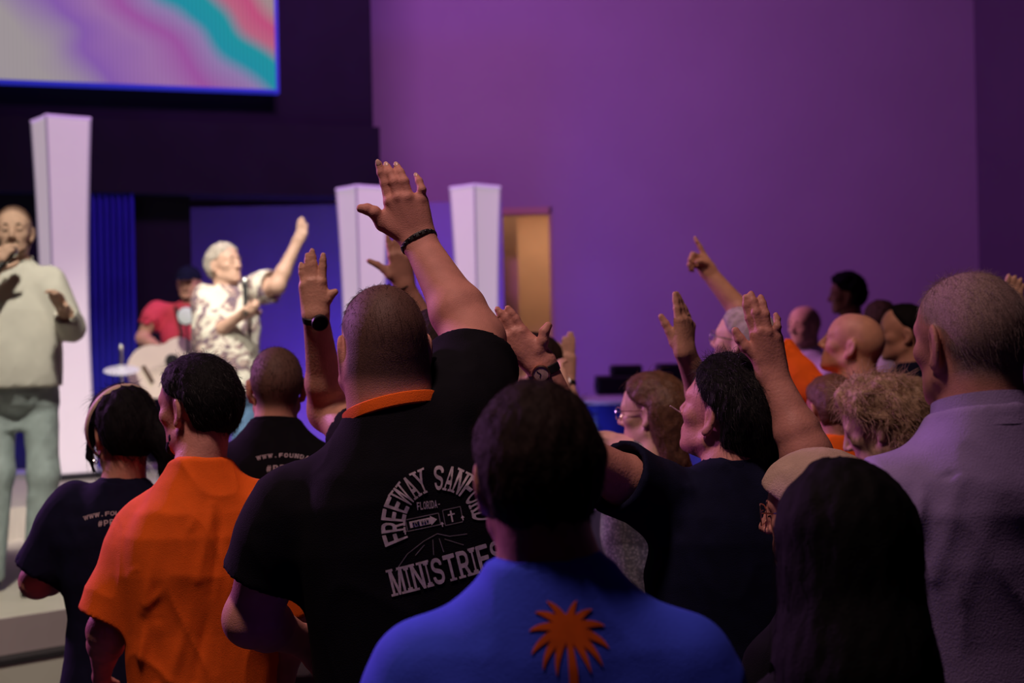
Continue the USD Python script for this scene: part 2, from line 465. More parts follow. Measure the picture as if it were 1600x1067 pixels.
def head_field(H, M, s, jaw=1.0, nose=1.0, ears=1.0, fat=0.0):
    L = lambda *q: H + M @ (np.array(q, float) * s)
    R = lambda *q: np.array(q, float) * s
    F = Field()
    F.ell(L(0, -.014, .036), M, R(.075, .097, .086), k=.02 * s)
    F.ell(L(0, -.05, .012), M, R(.066, .062, .066), k=.03 * s)
    F.ell(L(0, .032, .032), M, R(.064, .060, .070), k=.03 * s)
    F.ell(L(0, .034, -.028), M, R(.060 + fat * .6, .058, .074), k=.02 * s)
    for x in (-1, 1):
        F.cone(L(x * (.054 + fat) * jaw, -.004, -.058), L(x * .020 * jaw, .066, -.098), .016 * s, .014 * s, k=.025 * s)
        F.ell(L(x * .044, .058, -.018), M, R(.020, .022, .018), k=.02 * s)
    F.ell(L(0, .030, -.075), M, R(.046 * jaw + fat, .050, .040), k=.025 * s)
    F.ell(L(0, .074, -.099), M, R(.017, .015, .016), k=.015 * s)
    F.cone(L(-.040, .076, .022), L(.040, .076, .022), .012 * s, .012 * s, k=.02 * s)
    for x in (-1, 1):
        F.ell(L(x * .031, .100, .004), M, R(.019, .016, .013), k=.012 * s, op='s')
        F.ell(L(x * .031, .079, .003), M, R(.0135, .0125, .0125), k=.004 * s)
    F.cone(L(0, .090, .016), L(0, .110 * (1 + .06 * (nose - 1)), -.028), .0085 * s, .0115 * s * nose, k=.012 * s)
    for x in (-1, 1):
        F.ell(L(x * .012, .098, -.034), M, R(.0085, .011, .0075), k=.006 * s)
        F.ell(L(x * .007, .103, -.042), M, R(.0035, .005, .004), k=.003 * s, op='s')
    F.cone(L(-.020, .081, -.062), L(.020, .081, -.062), .0075 * s, .0075 * s, k=.010 * s)
    F.cone(L(-.016, .081, -.074), L(.016, .081, -.074), .0085 * s, .0085 * s, k=.010 * s)
    F.cone(L(-.022, .093, -.0675), L(.022, .093, -.0675), .0025 * s, .0025 * s, k=.004 * s, op='s')
    for x in (-1, 1):                                              # ears: flap, rim, hollow, lobe
        E = M @ rot(x * 24, 0, x * 6) @ np.diag([1, 1, 1])
        c = L(x * .080, -.014, -.004)
        F.ell(c, E, R(.0075, .0195 * ears, .033 * ears), k=.008 * s)
        F.ell(c + E @ R(x * .0075, .003, .004), E, R(.006, .0105, .018), k=.005 * s, op='s')
        F.ell(L(x * .076, -.008, -.034), M, R(.007, .010, .010), k=.008 * s)
    return F, L


HAIRLINE = ([-.12, -.06, -.03, -.005, .022, .036, .055, .075, .10, .13], [-.036, -.036, -.036, -.032, -.020, .030, .054, .070, .082, .09])


def hair_field(H, M, s, t, top=0.0, nape=-.075, line=HAIRLINE, back=0.0, side=0.0, k=.012, fade=None):
    """a shell of thickness t over the skull, cut at the hairline"""
    L = lambda *q: H + M @ (np.array(q, float) * s)
    G = Field()
    G.ell(L(0, -.014, .036 + top * .4), M, np.array([.075 + t + side, .097 + t, .086 + t + top * .6]) * s, k=.02 * s)
    G.ell(L(0, -.052 - back * .5, .008), M, np.array([.067 + t + side * .8, .062 + t + back * .5, .074 + t]) * s, k=.03 * s)
    G.ell(L(0, .030, .036 + top * .5), M, np.array([.064 + t + side * .5, .060 + t * .9, .070 + t + top * .6]) * s, k=.03 * s)
    zs, ys = line
    def cut(P):
        q = (P - H) @ M / s
        front = q[..., 1] - np.interp(q[..., 2], zs, ys) + 0.25 * np.maximum(np.abs(q[..., 0]) - .05, 0)
        low = nape + 0.55 * np.maximum(q[..., 1] + .055, 0) - q[..., 2]
        return np.maximum(front, low) * s
    G.fn(cut, k=(fade or min(.026, 1.6 * t + .004)) * s, op='i')
    return G


FINGER_R = {'thumb': (.0145, .0122, .0108, .0088), 'index': (.0115, .0098, .0086, .0070), 'middle': (.0115, .0100, .0087, .0071), 'ring': (.0110, .0094, .0082, .0067), 'little': (.0100, .0082, .0071, .0058)}


def chain_through(pts):
    """base, second joint, last joint, tip: given 2, 3 or 4 points"""
    pts = [np.array(p, float) for p in pts]
    if len(pts) == 2:
        a, b = pts; return [a, a + (b - a) * .45, a + (b - a) * .75, b]
    if len(pts) == 3:
        a, b, c = pts; return [a, b, b + (c - b) * .52, c]
    return pts


def hand_field(F, W, fingers, s=1.0, palm_n=None):
    """adds palm and five fingers to the field F; W the wrist, fingers {name: points from knuckle to tip}; palm_n points out of the palm"""
    C = {n: chain_through(p) for n, p in fingers.items()}
    four = [n for n in ('index', 'middle', 'ring', 'little') if n in C]
    along = unit(np.mean([C[n][0] for n in four], 0) - W)
    across = C[four[0]][0] - C[four[-1]][0]; across = unit(across - along * (across @ along))
    nrm = unit(np.cross(across, along)) if palm_n is None else unit(palm_n)
    P = Field()
    spread = {'index': .016, 'middle': .006, 'ring': -.005, 'little': -.015}
    for n in four:
        P.cone(W + across * spread[n] * s, C[n][0] - along * .004, .0145 * s, .0125 * s, k=.014 * s)
    for a, b in zip(four, four[1:]):
        P.cone((C[a][0] + C[b][0]) / 2 - along * .006 * s, W + along * .03 * s + across * (spread[a] + spread[b]) / 2 * s, .0108 * s, .013 * s, k=.014 * s)
    P.cone(W + along * .022 * s - across * .020 * s + nrm * .006 * s, C[four[-1]][0] + nrm * .004 * s, .0135 * s, .011 * s, k=.014 * s)
    T = C['thumb']
    P.cone(W + along * .012 * s + across * .016 * s + nrm * .004 * s, T[0], .0160 * s, FINGER_R['thumb'][0] * s, k=.014 * s)
    P.cone(W + along * .030 * s + across * .012 * s + nrm * .007 * s, T[0] * .6 + C[four[0]][0] * .4, .013 * s, .0085 * s, k=.016 * s)
    for n in four:                                                 # knuckles and tendons on the back
        P.ell(C[n][0] - nrm * .006 * s, np.eye(3), np.full(3, .0095 * s), k=.006 * s)
        P.cone(W - nrm * .011 * s + across * spread[n] * .6 * s + along * .02 * s, C[n][0] - nrm * .010 * s, .0028 * s, .0038 * s, k=.007 * s)
    F.sub(P, k=.016 * s)
    for n, c in C.items():
        r = np.array(FINGER_R[n]) * s
        G = Field()
        for i in range(3):
            G.cone(c[i], c[i + 1], r[i], r[i + 1], k=.003 * s)
        for i in (1, 2):
            G.ell(c[i], np.eye(3), np.full(3, r[i] * 1.03), k=.003 * s)
        F.sub(G, k=.0045 * s)
    return C, nrm, along, across


def nails(C, nrm, s):
    out = []
    for n, c in C.items():
        if n == 'thumb':
            continue
        d = unit(c[3] - c[2]); b = -nrm - d * (-nrm @ d); b = unit(b); x = np.cross(d, b)
        r = FINGER_R[n][3] * s
        e = trimesh.creation.icosphere(2, 1.0); e.apply_scale([r * .72, r * 1.05, r * .28])
        out.append(orient(e, x, d, b, c[3] + b * r * .86 + d * r * .1))
    return out


def relaxed_fingers(W, along, across, nrm, s, curl=0.5):
    """a slightly curled hand: across points to the thumb side, nrm out of the palm"""
    out = {}
    for n, x, l0, seg in (('index', .024, .088, (.042, .026, .021)), ('middle', .007, .092, (.047, .029, .022)), ('ring', -.010, .086, (.043, .027, .021)), ('little', -.026, .076, (.034, .021, .018))):
        p = W + (across * x + along * l0) * s; pts = [p]; a = curl * .5
        for q in seg:
            p = p + (along * math.cos(a) + nrm * math.sin(a) + across * x * .8) * q * s; pts.append(p); a += curl
        out[n] = pts
    t0 = W + (across * .036 + along * .040 + nrm * .012) * s
    t1 = t0 + (across * .022 + along * .026 + nrm * .012) * s
    out['thumb'] = [t0, t1, t1 + (across * .010 + along * .018 + nrm * .008) * s, t1 + (across * .014 + along * .032 + nrm * .014) * s]
    return out


def px_fingers(d, spec):
    """{name: [(px, py, nearer), ...]}: joints of a finger where the photograph shows them, each 'nearer' metres closer than d"""
    return {n: [at(q[0], q[1], d - (q[2] if len(q) > 2 else 0)) for q in c] for n, c in spec.items()}


LOFT = {  # height below the collar, half width, half depth, forward shift
    'man': [(.05, .050, .050, .0), (.015, .075, .066, .0), (-.03, .110, .080, -.004), (-.075, .155, .096, -.004), (-.13, .182, .112, .0), (-.22, .198, .124, .012), (-.36, .188, .122, .018), (-.50, .180, .122, .016), (-.66, .186, .126, .012), (-.80, .190, .128, .01)],
    'big': [(.05, .055, .055, .0), (.015, .085, .075, .0), (-.03, .125, .094, -.004), (-.075, .172, .115, -.004), (-.13, .208, .135, .0), (-.22, .232, .155, .015), (-.36, .236, .170, .030), (-.50, .240, .182, .038), (-.66, .238, .180, .034), (-.80, .236, .176, .03)],
    'woman': [(.05, .045, .045, .0), (.015, .065, .058, .0), (-.03, .100, .072, -.004), (-.075, .140, .085, -.004), (-.13, .162, .098, .004), (-.22, .165, .115, .022), (-.34, .145, .105, .016), (-.46, .155, .108, .008), (-.62, .185, .125, .0), (-.80, .190, .130, .0)],
}


def torso_fn(N, B, prof, w, dp, grow=0.0, lean=None, exp=2.4):
    z = np.array([p[0] for p in prof][::-1]); a = np.array([p[1] for p in prof][::-1]) * w + grow
    b = np.array([p[2] for p in prof][::-1]) * dp + grow; c = np.array([p[3] for p in prof][::-1])
    def f(P):
        q = (P - N) @ B
        A, D, C = np.interp(q[..., 2], z, a), np.interp(q[..., 2], z, b), np.interp(q[..., 2], z, c)
        rho = ((np.abs(q[..., 0]) / A) ** exp + (np.abs(q[..., 1] - C) / D) ** exp) ** (1 / exp)
        return np.maximum((rho - 1) * np.minimum(A, D), q[..., 2] - z[-1])
    ext = np.array([a.max(), b.max() + np.abs(c).max(), 0])
    lo = N + np.minimum(0, B @ [0, 0, z[0]]) - np.abs(B) @ ext - .01; hi = N + np.abs(B) @ ext + [0, 0, z[-1] + .01]
    return f, lo, hi


def wrinkles(N, B, amp, seed):
    def f(V):
        q = (V - N) @ B
        w = meshkit.fbm(np.stack([q[:, 0] * 9, q[:, 1] * 9, q[:, 2] * 3.5], 1) + seed * 7.3, 3, seed)
        r = 1 - np.abs(2 * meshkit.noise(np.stack([q[:, 0] * 11 + q[:, 2] * 5, q[:, 1] * 8, q[:, 2] * 5], 1) + seed * 3.1, seed + 5) - 1)
        return amp * ((w - .5) * 1.2 + r ** 4 * .7)
    return f


def ridge(a, b, amp, width):
    a, b = np.array(a, float), np.array(b, float); ba = b - a; bb = ba @ ba
    def f(V):
        h = np.clip((V - a) @ ba / bb, 0, 1); d = np.linalg.norm(V - a - h[:, None] * ba, axis=1)
        return amp * np.exp(-(d / width) ** 2) * (.35 + .65 * np.sin(np.pi * np.clip(h, .05, .95)))
    return f


def strands(mesh, n, length, width, H, flow, jit, material, parent, seed=1, keep=None, pieces=4, name='hair_strand'):
    r = np.random.default_rng(seed)
    P, fi = trimesh.sample.sample_surface(trimesh.Trimesh(mesh.vertices, mesh.faces, process=False), n * 3, seed=seed)
    nr = trimesh.Trimesh(mesh.vertices, mesh.faces, process=False).face_normals[fi]
    if keep is not None:
        ok = keep(P, nr); P, nr = P[ok], nr[ok]
    P, nr = P[:n], nr[:n]
    d = flow(P, nr) + r.normal(0, jit, P.shape); d /= np.linalg.norm(d, axis=1, keepdims=True)
    lens = length * r.uniform(.5, 1.2, (len(P), 1)); pts = [P - nr * .003]
    for i in range(1, pieces):
        d = d - nr * .18 * i / pieces + r.normal(0, jit * .4, P.shape) + np.array([0, 0, -.10]) ; d /= np.linalg.norm(d, axis=1, keepdims=True)
        pts.append(pts[-1] + d * lens / (pieces - 1))
    return curves(name, np.stack(pts, 1), width, material, parent)


PEOPLE = {}


def person(key, label, head, d, s=1.0, yaw=0, hyaw=0, hpitch=0, hroll=0, nd=.165, nb=.030, nshift=(0, 0), build='man', w=1.0, dp=1.0, skin='skin_tan', top=None, trousers='denim_dark',
           arms=None, ground=0.0, neck=1.0, nres=2.8, group=None, broll=0, headkw=None, sw=None, brows=None, lean=0, legs=None, eyes=False, tw=1.0, stubble=None):
    H = at(head[0], head[1], d)
    B = rot(yaw, lean, broll); M = rot(yaw + hyaw, hpitch, hroll)
    N = H + B @ np.array([nshift[0], -nb, -nd + nshift[1]]) * 1.0
    if lean:
        N = H + rot(yaw)[:, 1] * (-nb) + np.array([0, 0, -nd])
    Rv, Fv, Uv = B.T
    ppm = FPX / d
    h = float(np.clip(nres / ppm, .0030, .011))
    base = np.array([N[0], N[1], ground])
    t = thing('person', label, 'person', base, group)
    prof = LOFT[build]
    sw = sw or {'man': .165, 'big': .185, 'woman': .138}[build] * w
    arm_s = {'man': 1.0, 'big': 1.22, 'woman': .84}[build]
    # --- skin: head and neck, arms, trunk and legs, all one mesh
    HF, L = head_field(H, M, s, **(headkw or {}))
    nr = .056 * neck * s
    HF.cone(L(0, -.022, -.045), N + Uv * .01 + Fv * .004, nr, nr * 1.10, k=.022)
    HF.cone(L(0, -.052, -.02), N - Fv * .018 + Uv * .02, nr * .8, nr * .95, k=.02)
    HF.cone(N + Uv * .01, N - Uv * .07, nr * 1.12, nr * 1.05, k=.02)
    if neck > 1.3:                                                  # a thick neck carries on straight down from the skull
        HF.ell(L(0, -.046, -.040), M, np.array([.070, .064, .080]) * s, k=.035)
    meshes = [HF.mesh(h)]
    joints, hands, info = {}, {}, dict(H=H, M=M, N=N, B=B, L=L, s=s, d=d, t=t, h=h, nr=nr)
    arms = arms or {}
    top = dict(dict(kind='tee', mat='cloth_black', fit=1.0, sleeve=.62, hem=.66, wr=.004, collar=True, loose=1.0, folds=[]), **(top or {}))
    sleeves = []
    for side, sg in (('L', -1), ('R', 1)):
        a = dict(arms.get(side, {}))
        S = a.get('S', N + Rv * sg * sw - Uv * .118)
        E = a.get('E', S + Rv * sg * .055 - Uv * .285 + Fv * .03)
        Wr = a.get('W', E + Fv * .07 - Rv * sg * .02 - Uv * .235)
        hs = a.get('hs', {'man': 1.0, 'big': 1.08, 'woman': .88}[build])
        k = a.get('k', arm_s)
        fw = unit(Wr - E)
        A = Field()
        A.cone(S, S + (E - S) * .5, .056 * k, .053 * k, k=.02).cone(S + (E - S) * .5, E, .052 * k, .044 * k, k=.02)
        A.ell(E, np.eye(3), np.full(3, .045 * k), k=.02)
        A.cone(E, E + (Wr - E) * .30, .043 * k, .046 * k, k=.02)
        fi = a.get('fingers')
        if fi is None:
            nrm = a.get('palm'); nrm = unit(-Rv * sg - Uv * .3) if nrm is None else unit(nrm)
            nrm = unit(nrm - fw * (nrm @ fw)); ac = np.cross(fw, nrm) * (1 if side == 'L' else -1)
            fi = relaxed_fingers(Wr, fw, ac, nrm, hs, a.get('curl', .5)); pn = nrm
        else:
            pn = a.get('palm')
        four = [chain_through(fi[n])[0] for n in ('index', 'little')]
        across = four[0] - four[1]; across = unit(across - fw * (across @ fw))
        for x in (-1, 1):                                           # a wrist is wider than thick
            A.cone(E + (Wr - E) * .30, Wr + across * x * .010 * hs, .040 * k, .0205 * (.5 * k + .5 * hs), k=.012)
        C, nrm, along, across = hand_field(A, Wr, fi, hs, pn)
        hands[side] = dict(C=C, n=nrm, along=along, across=across, W=Wr, E=E, S=S, fw=fw, s=hs, k=k)
        ha = h if side in arms else max(h * 1.6, .007)
        meshes.append(A.mesh(ha))
        if a.get('nails'):
            for q in nails(C, nrm, hs):
                part('fingernail', q, 'nail', t, smooth=True)
        sleeves.append((S, E, Wr, k, sg))
    T = Field()
    T.fn(*torso_fn(N, B, [(z, a * (1 if z > -.45 else .82), b * (1 if z > -.45 else .8), c) for z, a, b, c in prof if z > -.6], w, dp, grow=-.018), k=.02)
    P0 = N - Uv * .57
    hip = {'man': .095, 'big': .11, 'woman': .10}[build] * w
    foot_z = ground
    lg = []
    for sg in (-1, 1):
        hj = P0 + Rv * sg * hip - Uv * .06
        kn = np.array([hj[0], hj[1], foot_z + (hj[2] - foot_z) * .53]) + Rv * sg * .01 + Fv * .02
        an = np.array([hj[0], hj[1], foot_z + .075]) + Rv * sg * .02 - Fv * .01
        if legs and sg in legs:
            kn, an = legs[sg]
        lg.append((hj, kn, an))
        T.cone(hj, kn, .078 * w, .055, k=.03).cone(kn, an, .052, .038, k=.03)
        T.cone(an - [0, 0, .02], an + Fv * .11 - [0, 0, .045], .034, .026, k=.02)
    meshes.append(T.mesh(max(.014, h * 2)))
    bm = cat(*meshes)
    bp = part('body', bm, skin + (stubble[3] if len(stubble) > 3 else '_cropped') if stubble else skin, t, smooth=True)
    if stubble:                                                     # close-cropped hair colours the scalp and fades out at the nape
        q = (np.array(bm.vertices) - H) @ M / s
        front = q[:, 1] - np.interp(q[:, 2], *HAIRLINE) + .25 * np.maximum(np.abs(q[:, 0]) - .05, 0)
        low = stubble[0] + .55 * np.maximum(q[:, 1] + .055, 0) - q[:, 2]
        k = np.clip((.010 - np.maximum(front, low)) / stubble[1], 0, 1); k = k * k * (3 - 2 * k) * (np.abs(q[:, 0]) < .083) * (q[:, 2] < .2)
        UsdGeom.PrimvarsAPI(bp).CreatePrimvar('cropped_hair', Sdf.ValueTypeNames.FloatArray, 'vertex').Set(Vt.FloatArray.FromNumpy((k * stubble[2]).astype(np.float32)))
    # --- trousers and shoes
    th = max(.014, h * 1.5)
    if trousers:
        Q = Field()
        waist = top.get('waist', -.56)
        Q.fn(*torso_fn(N, B, [(waist, prof[6][1] * .97, prof[6][2] * .97, prof[6][3]), (-.62, prof[8][1] * .97, prof[8][2], prof[8][3]), (-.69, prof[8][1] * .97, prof[8][2] * .95, .0), (-.74, prof[8][1] * .6, prof[8][2] * .5, .0)], w * tw, dp * tw), k=.03)
        for hj, kn, an in lg:
            Q.cone(hj, kn, .100 * w, .074, k=.04).cone(kn, an, .073, .062, k=.04)
        Q.fn(lambda P: foot_z + .05 - P[..., 2], k=.004, op='i')
        tm = displace(Q.mesh(th), wrinkles(N, B, .006, 3))
        part('trousers', tm, trousers, t, smooth=True)
        for hj, kn, an in lg:
            G = Field()
            ff = unit((Fv) * [1, 1, 0])
            G.cone(an * [1, 1, 0] + [0, 0, foot_z + .045], an * [1, 1, 0] + ff * .12 + [0, 0, foot_z + .032], .046, .040, k=.02)
            G.cone(an * [1, 1, 0] + ff * .12 + [0, 0, foot_z + .032], an * [1, 1, 0] + ff * .19 + [0, 0, foot_z + .025], .040, .028, k=.02)
            G.fn(lambda P: foot_z + .002 - P[..., 2], k=.002, op='i')
            part('shoe', G.mesh(.012), 'leather_dark', t, smooth=True)
    # --- shirt
    fit, lo = top['fit'], top['loose']
    K = Field()
    K.fn(*torso_fn(N, B, prof, w * fit, dp * fit, grow=.004), k=.03)
    long = top['kind'] in ('shirt', 'hoodie')
    for S, E, Wr, k, sg in sleeves:
        if top['sleeve'] <= 0:
            continue
        G = Field()
        if long or top['sleeve'] > 1:
            tt = min(top['sleeve'], 1.94) - 1
            cuff = E + (Wr - E) * tt; fw = unit(Wr - E)
            G.cone(S, E, .070 * k * lo, .060 * k * lo, k=.03).cone(E, cuff + fw * .04, .060 * k * lo, .046 * k * lo, k=.02)
            rc, dirv = .040 * k * lo, fw
        else:
            cuff = S + (E - S) * top['sleeve']; dirv = unit(E - S)
            G.cone(S - dirv * .01, S + dirv * .06, .062 * k, .070 * k * lo, k=.03)
            G.cone(S + dirv * .03, cuff + dirv * .09, .066 * k * lo, .080 * k * lo, k=.03); rc = .072 * k * lo
        G.fn(lambda P, c=cuff, q=dirv: (P - c) @ q, k=.004, op='i')
        G.sub(Field().cone(cuff - dirv * .05, cuff + dirv * .06, rc * .80, rc * .97, k=.001), k=.006, op='s')
        K.sub(G, k=top.get('ks', .04))
    cb = rot(yaw, -14 + top.get('ctilt', 0), broll + top.get('croll', 0))
    ce = N + Uv * (.024 + top.get('cz', 0)) - Fv * .002
    if top['collar']:
        Y = Field().cone(N - Uv * .09 - Fv * .004, N + Uv * .12 - Fv * .004, nr * (1.9 if top['kind'] == 'shirt' else 1.55), nr * (1.02 if top['kind'] == 'shirt' else .92), k=.01)
        Y.fn(lambda P: (P - ce) @ cb[:, 2], k=.006, op='i')
        K.sub(Y, k=.04)
    for S, E, Wr, k, sg in sleeves:                                 # the slope from neck to shoulder
        K.cone(N + Rv * sg * .045 - Uv * .034 - Fv * .008, S + (N - S) * .12 - Uv * .004, .050, .056 * k ** .5, k=.035)
    if top.get('extra'):
        top['extra'](K, info)
    hem = top['hem']
    K.fn(lambda P: -((P - N) @ B[:, 2]) - hem, k=.006, op='i')
    hh = top.get('res', max(h * 1.9, .0066))
    sm = displace(K.mesh(hh), wrinkles(N, B, top['wr'], top.get('seed', len(label) % 17)))
    for fa, fb, amp, wd in top['folds']:
        sm = displace(sm, ridge(fa, fb, amp, wd))
    name = {'tee': 't_shirt', 'shirt': 'shirt', 'hoodie': 'hooded_sweatshirt', 'dress': 'dress'}[top['kind']]
    sp = part(name, sm, top['mat'], t, smooth=True)
    info.update(shirt=sm, shirt_prim=sp, hands=hands, sleeves=sleeves, Rv=Rv, Fv=Fv, Uv=Uv)
    if top['collar'] and top['kind'] == 'tee':
        part('collar', band(ce, cb[:, 0], cb[:, 1], cb[:, 2], nr * 1.17 + .002, nr * 1.23, top.get('chh', .011), .005), top.get('collar_mat', top['mat']), sp, smooth=40)
    if top['kind'] == 'shirt':
        r0 = nr * 1.2 + .004
        prof_c = [(r0 - .002, -.020), (r0 + .002, .026), (r0 + .005, .027), (r0 + .009, .000), (r0 + .016, -.032), (r0 + .013, -.036), (r0 + .002, -.044), (r0 - .002, -.020)]
        part('collar', lathe(prof_c, ce, cb[:, 2], 48, cb[:, 1]), top.get('collar_mat', top['mat']), sp, smooth=50)
    if eyes:
        for x in (-1, 1):
            part('eyelashes', tube([L(x * .018, .0890, -.001), L(x * .025, .0925, -.002), L(x * .034, .0915, -.002), L(x * .043, .0850, .001)], .0016 * s, 6), 'hair_dark_brown', t, smooth=True)
            part('eyebrow', tube([L(x * .012, .0905, .021), L(x * .022, .0925, .026), L(x * .034, .0895, .028), L(x * .046, .0790, .023)], np.array([.003, .0042, .0038, .002]) * s, 6), brows or 'hair_dark_brown', t, smooth=True)
    PEOPLE[key] = info
    return info


def add_hair(p, material, t=.012, n=0, length=.03, width=.0011, amp=.006, seed=1, extra=None, name='hair', flow=None, jit=.16, keep=None, res=None, strand_mat=None, scruff=0, shell=True, freq=55, **kw):
    H, M, s = p['H'], p['M'], p['s']
    G = hair_field(H, M, s, t, **kw)
    if extra:
        extra(G, p['L'], M, s)
    hm = G.mesh(res or max(p['h'], .0036))
    def dn(V):
        q = (V - H) @ M
        u = np.stack([q[:, 1] * freq * 1.1, q[:, 2] * freq * .25 + 3, q[:, 0] * freq * 1.1], 1)
        v = np.stack([q[:, 0] * freq * 1.4, q[:, 1] * freq * .35, q[:, 2] * freq * .5], 1)
        return amp * (meshkit.fbm(u, 3, seed) + meshkit.fbm(v, 3, seed + 3) - 1.0) * 1.3
    hm = displace(hm, dn)
    hp = part(name, hm, material, p['t'], smooth=True) if shell else p['t']
    sn = 'hair_strand' if shell else 'hair'
    if n:
        base = M @ np.array([.12, -.55, -.8])
        fl = flow or (lambda P, nr: base - nr * (nr @ base)[:, None] + nr * .10)
        strands(hm, n, length, width, H, fl, jit, strand_mat or material, hp, seed, keep, name=sn)
        if scruff:
            strands(hm, scruff, length * .8, width * .9, H, lambda P, nr: base * .7 + nr * .75 + np.array([0, 0, .35]), .35, strand_mat or material, hp, seed + 50, lambda P, nr: nr[:, 2] > .25, name=sn)
    p['hair_mesh'], p['hair'] = hm, hp
    return hp


def conform(p, uv_mesh, O, U, V, W, lift=.0016, size=.012):
    """lays a flat lettering mesh (x along U, y along V, from O) on the back of the shirt, which it follows"""
    sm = p['shirt']; n = vnormals(sm); keep = n @ W > .12
    X = np.array(sm.vertices)[keep]; q = np.stack([(X - O) @ U, (X - O) @ V, (X - O) @ W], 1)
    b = np.array(uv_mesh.bounds); near = ((q[:, :2] > b[0, :2] - .06) & (q[:, :2] < b[1, :2] + .06)).all(1)
    q = q[near]
    g = LinearNDInterpolator(q[:, :2], q[:, 2])
    v, f = trimesh.remesh.subdivide_to_size(uv_mesh.vertices, uv_mesh.faces, size, max_iter=12)
    w = g(v[:, :2]); ok = ~np.isnan(w); w = np.where(ok, w, 0)
    Y = O + v[:, :1] * U + v[:, 1:2] * V + (w + lift + (v[:, 2] > 1e-5) * .0008)[:, None] * W
    f = f[ok[f].all(1)]
    return trimesh.Trimesh(Y, f, process=False)


# ------------------------------------------------------------------ the room
def structure(name, mesh, material, label=None, smooth=False):
    return solo(name, mesh, material, label, None, smooth, kind='structure')


mat('carpet_dark', (0.035, 0.028, 0.04), 0.95, 0.3, 40, 0.4, 200)
mat('paint_purple_wall', (0.46, 0.38, 0.44), 0.9, 0.03, 1.5)
mat('paint_black', (0.006, 0.005, 0.013), 0.85, 0.2, 3)
mat('paint_panel', (0.30, 0.26, 0.40), 0.85, 0.05, 3)
mat('paint_tan', (0.66, 0.45, 0.31), 0.85, 0.05, 3)
mat('stage_deck', (0.55, 0.50, 0.46), 0.25, 0.10, 4, stretch=(1, 8, 1))
mat('stage_face', (0.62, 0.57, 0.50), 0.6, 0.05, 4)
mat('stage_nosing', (0.42, 0.32, 0.34), 0.5, 0.05, 4)
mat('stage_dark', (0.03, 0.025, 0.03), 0.7, 0.1, 4)
mat('curtain_blue', (0.03, 0.03, 0.42), 0.85, 0.1, 6)

TIER, DECK = 0.656, 0.45
structure('floor', boxm((-9, -4, -.1), (9, 19, 0)), 'carpet_dark', 'dark carpet under the crowd')


def extrude(poly, z0, z1):
    from shapely.geometry import Polygon
    e = trimesh.creation.extrude_polygon(Polygon(poly), z1 - z0, engine='earcut'); e.apply_translation((0, 0, z0)); return e


def along_edge(px0, py0, z, tan, px):
    """a point at height z on the line that starts under pixel (px0, py0) and runs back to the right with slope tan"""
    u = RIGHT * ((px0 - 800) / FPX) + UPV * ((533.5 - py0) / FPX) + FWD
    a = EYE + u * ((z - EYE[2]) / u[2])
    u2 = ((px - 800) / FPX)
    X = (a[1] - tan * a[0]) * u2 / (1 - tan * u2)
    return np.array([X, a[1] + tan * (X - a[0])])


e0, e1 = along_edge(0, 968, DECK, .93, -260), along_edge(0, 968, DECK, .93, 420)
r0, r1 = along_edge(0, 846, DECK, .93, -260), along_edge(0, 846, DECK, .93, 420)
# main stage: deck, front with nosing and a lower step
structure('stage_floor', extrude([e0, e1, (1.4, 11.4), (4.6, 11.4), (4.6, 15.0), (-8, 15.0), (-8, e0[1])], .0, DECK - .002), 'stage_face', 'pale lower stage deck lit by the front spots')
structure('stage_tier', extrude([r0, r1, (1.2, 10.9), (4.2, 10.9), (4.2, 15.0), (-8, 15.0), (-8, r0[1])], DECK - .02, TIER), 'stage_deck', 'glossy raised stage tier behind the speaker')
nd_ = unit(np.array([(e1 - e0)[1], -(e1 - e0)[0]]))
def strip(a, b, o0, o1):
    return [a + nd_ * o0, b + nd_ * o0, b + nd_ * o1, a + nd_ * o1]
structure('trim_1', extrude(strip(e0, e1, .001, .014), .29, DECK + .004), 'stage_nosing', 'pinkish edge board of the stage deck')
structure('stage_step', extrude(strip(e0, e1, .002, .10), 0, .268), 'stage_face', 'pale ledge along the stage front')
structure('trim_2', extrude(strip(e0, e1, .0, .106), .266, .288), 'stage_dark', 'dark edge strip of the stage ledge')
# back wall of the stage: black upper wall, its lower header, black side panel; blue-lit partition; purple wall with the doorway
TH = math.tan(math.radians(19))
def wall_pt(px, z, d0=12.2, tan=TH):
    u2 = (px - 800) / FPX; X = (d0 + tan * 3.2) * u2 / (1 - tan * u2)
    return np.array([X, d0 + tan * (X + 3.2), z])
def slab(px0, px1, z0, z1, thick=.25, d0=12.2, tan=TH):
    a, b = wall_pt(px0, 0, d0, tan), wall_pt(px1, 0, d0, tan); n = unit(np.array([-(b - a)[1], (b - a)[0], 0]))
    return extrude([a[:2], b[:2], (b + n * thick)[:2], (a + n * thick)[:2]], z0, z1)
zt = lambda py, d: EYE[2] + (533.5 - py) / FPX * d
structure('wall_stage_back', slab(-300, 590, zt(216, 13.6), 6.8), 'paint_black', 'black upper wall that carries the video screen')
structure('wall_stage_header', slab(-300, 600, zt(316, 13.6), zt(214, 13.6), .5, 12.1), 'paint_black', 'black band below the upper stage wall')
structure('wall_stage_side', slab(-300, 302, TIER, zt(300, 13.6), .2, 12.35), 'paint_black', 'black panel behind the guitarist')
PD = 14.3
pa, pb = at(290, 400, PD), at(786, 400, PD)
structure('wall_partition', boxm((pa[0], PD, DECK), (pb[0], PD + .12, zt(314, PD))), 'paint_panel', 'low partition behind the stage lit blue and purple')
WD = 15.2
xl, xr = at(540, 300, WD)[0], at(1527, 300, WD)[0]
dx0, dx1, dz = at(772, 400, WD)[0], at(864, 460, WD)[0], zt(325, WD)
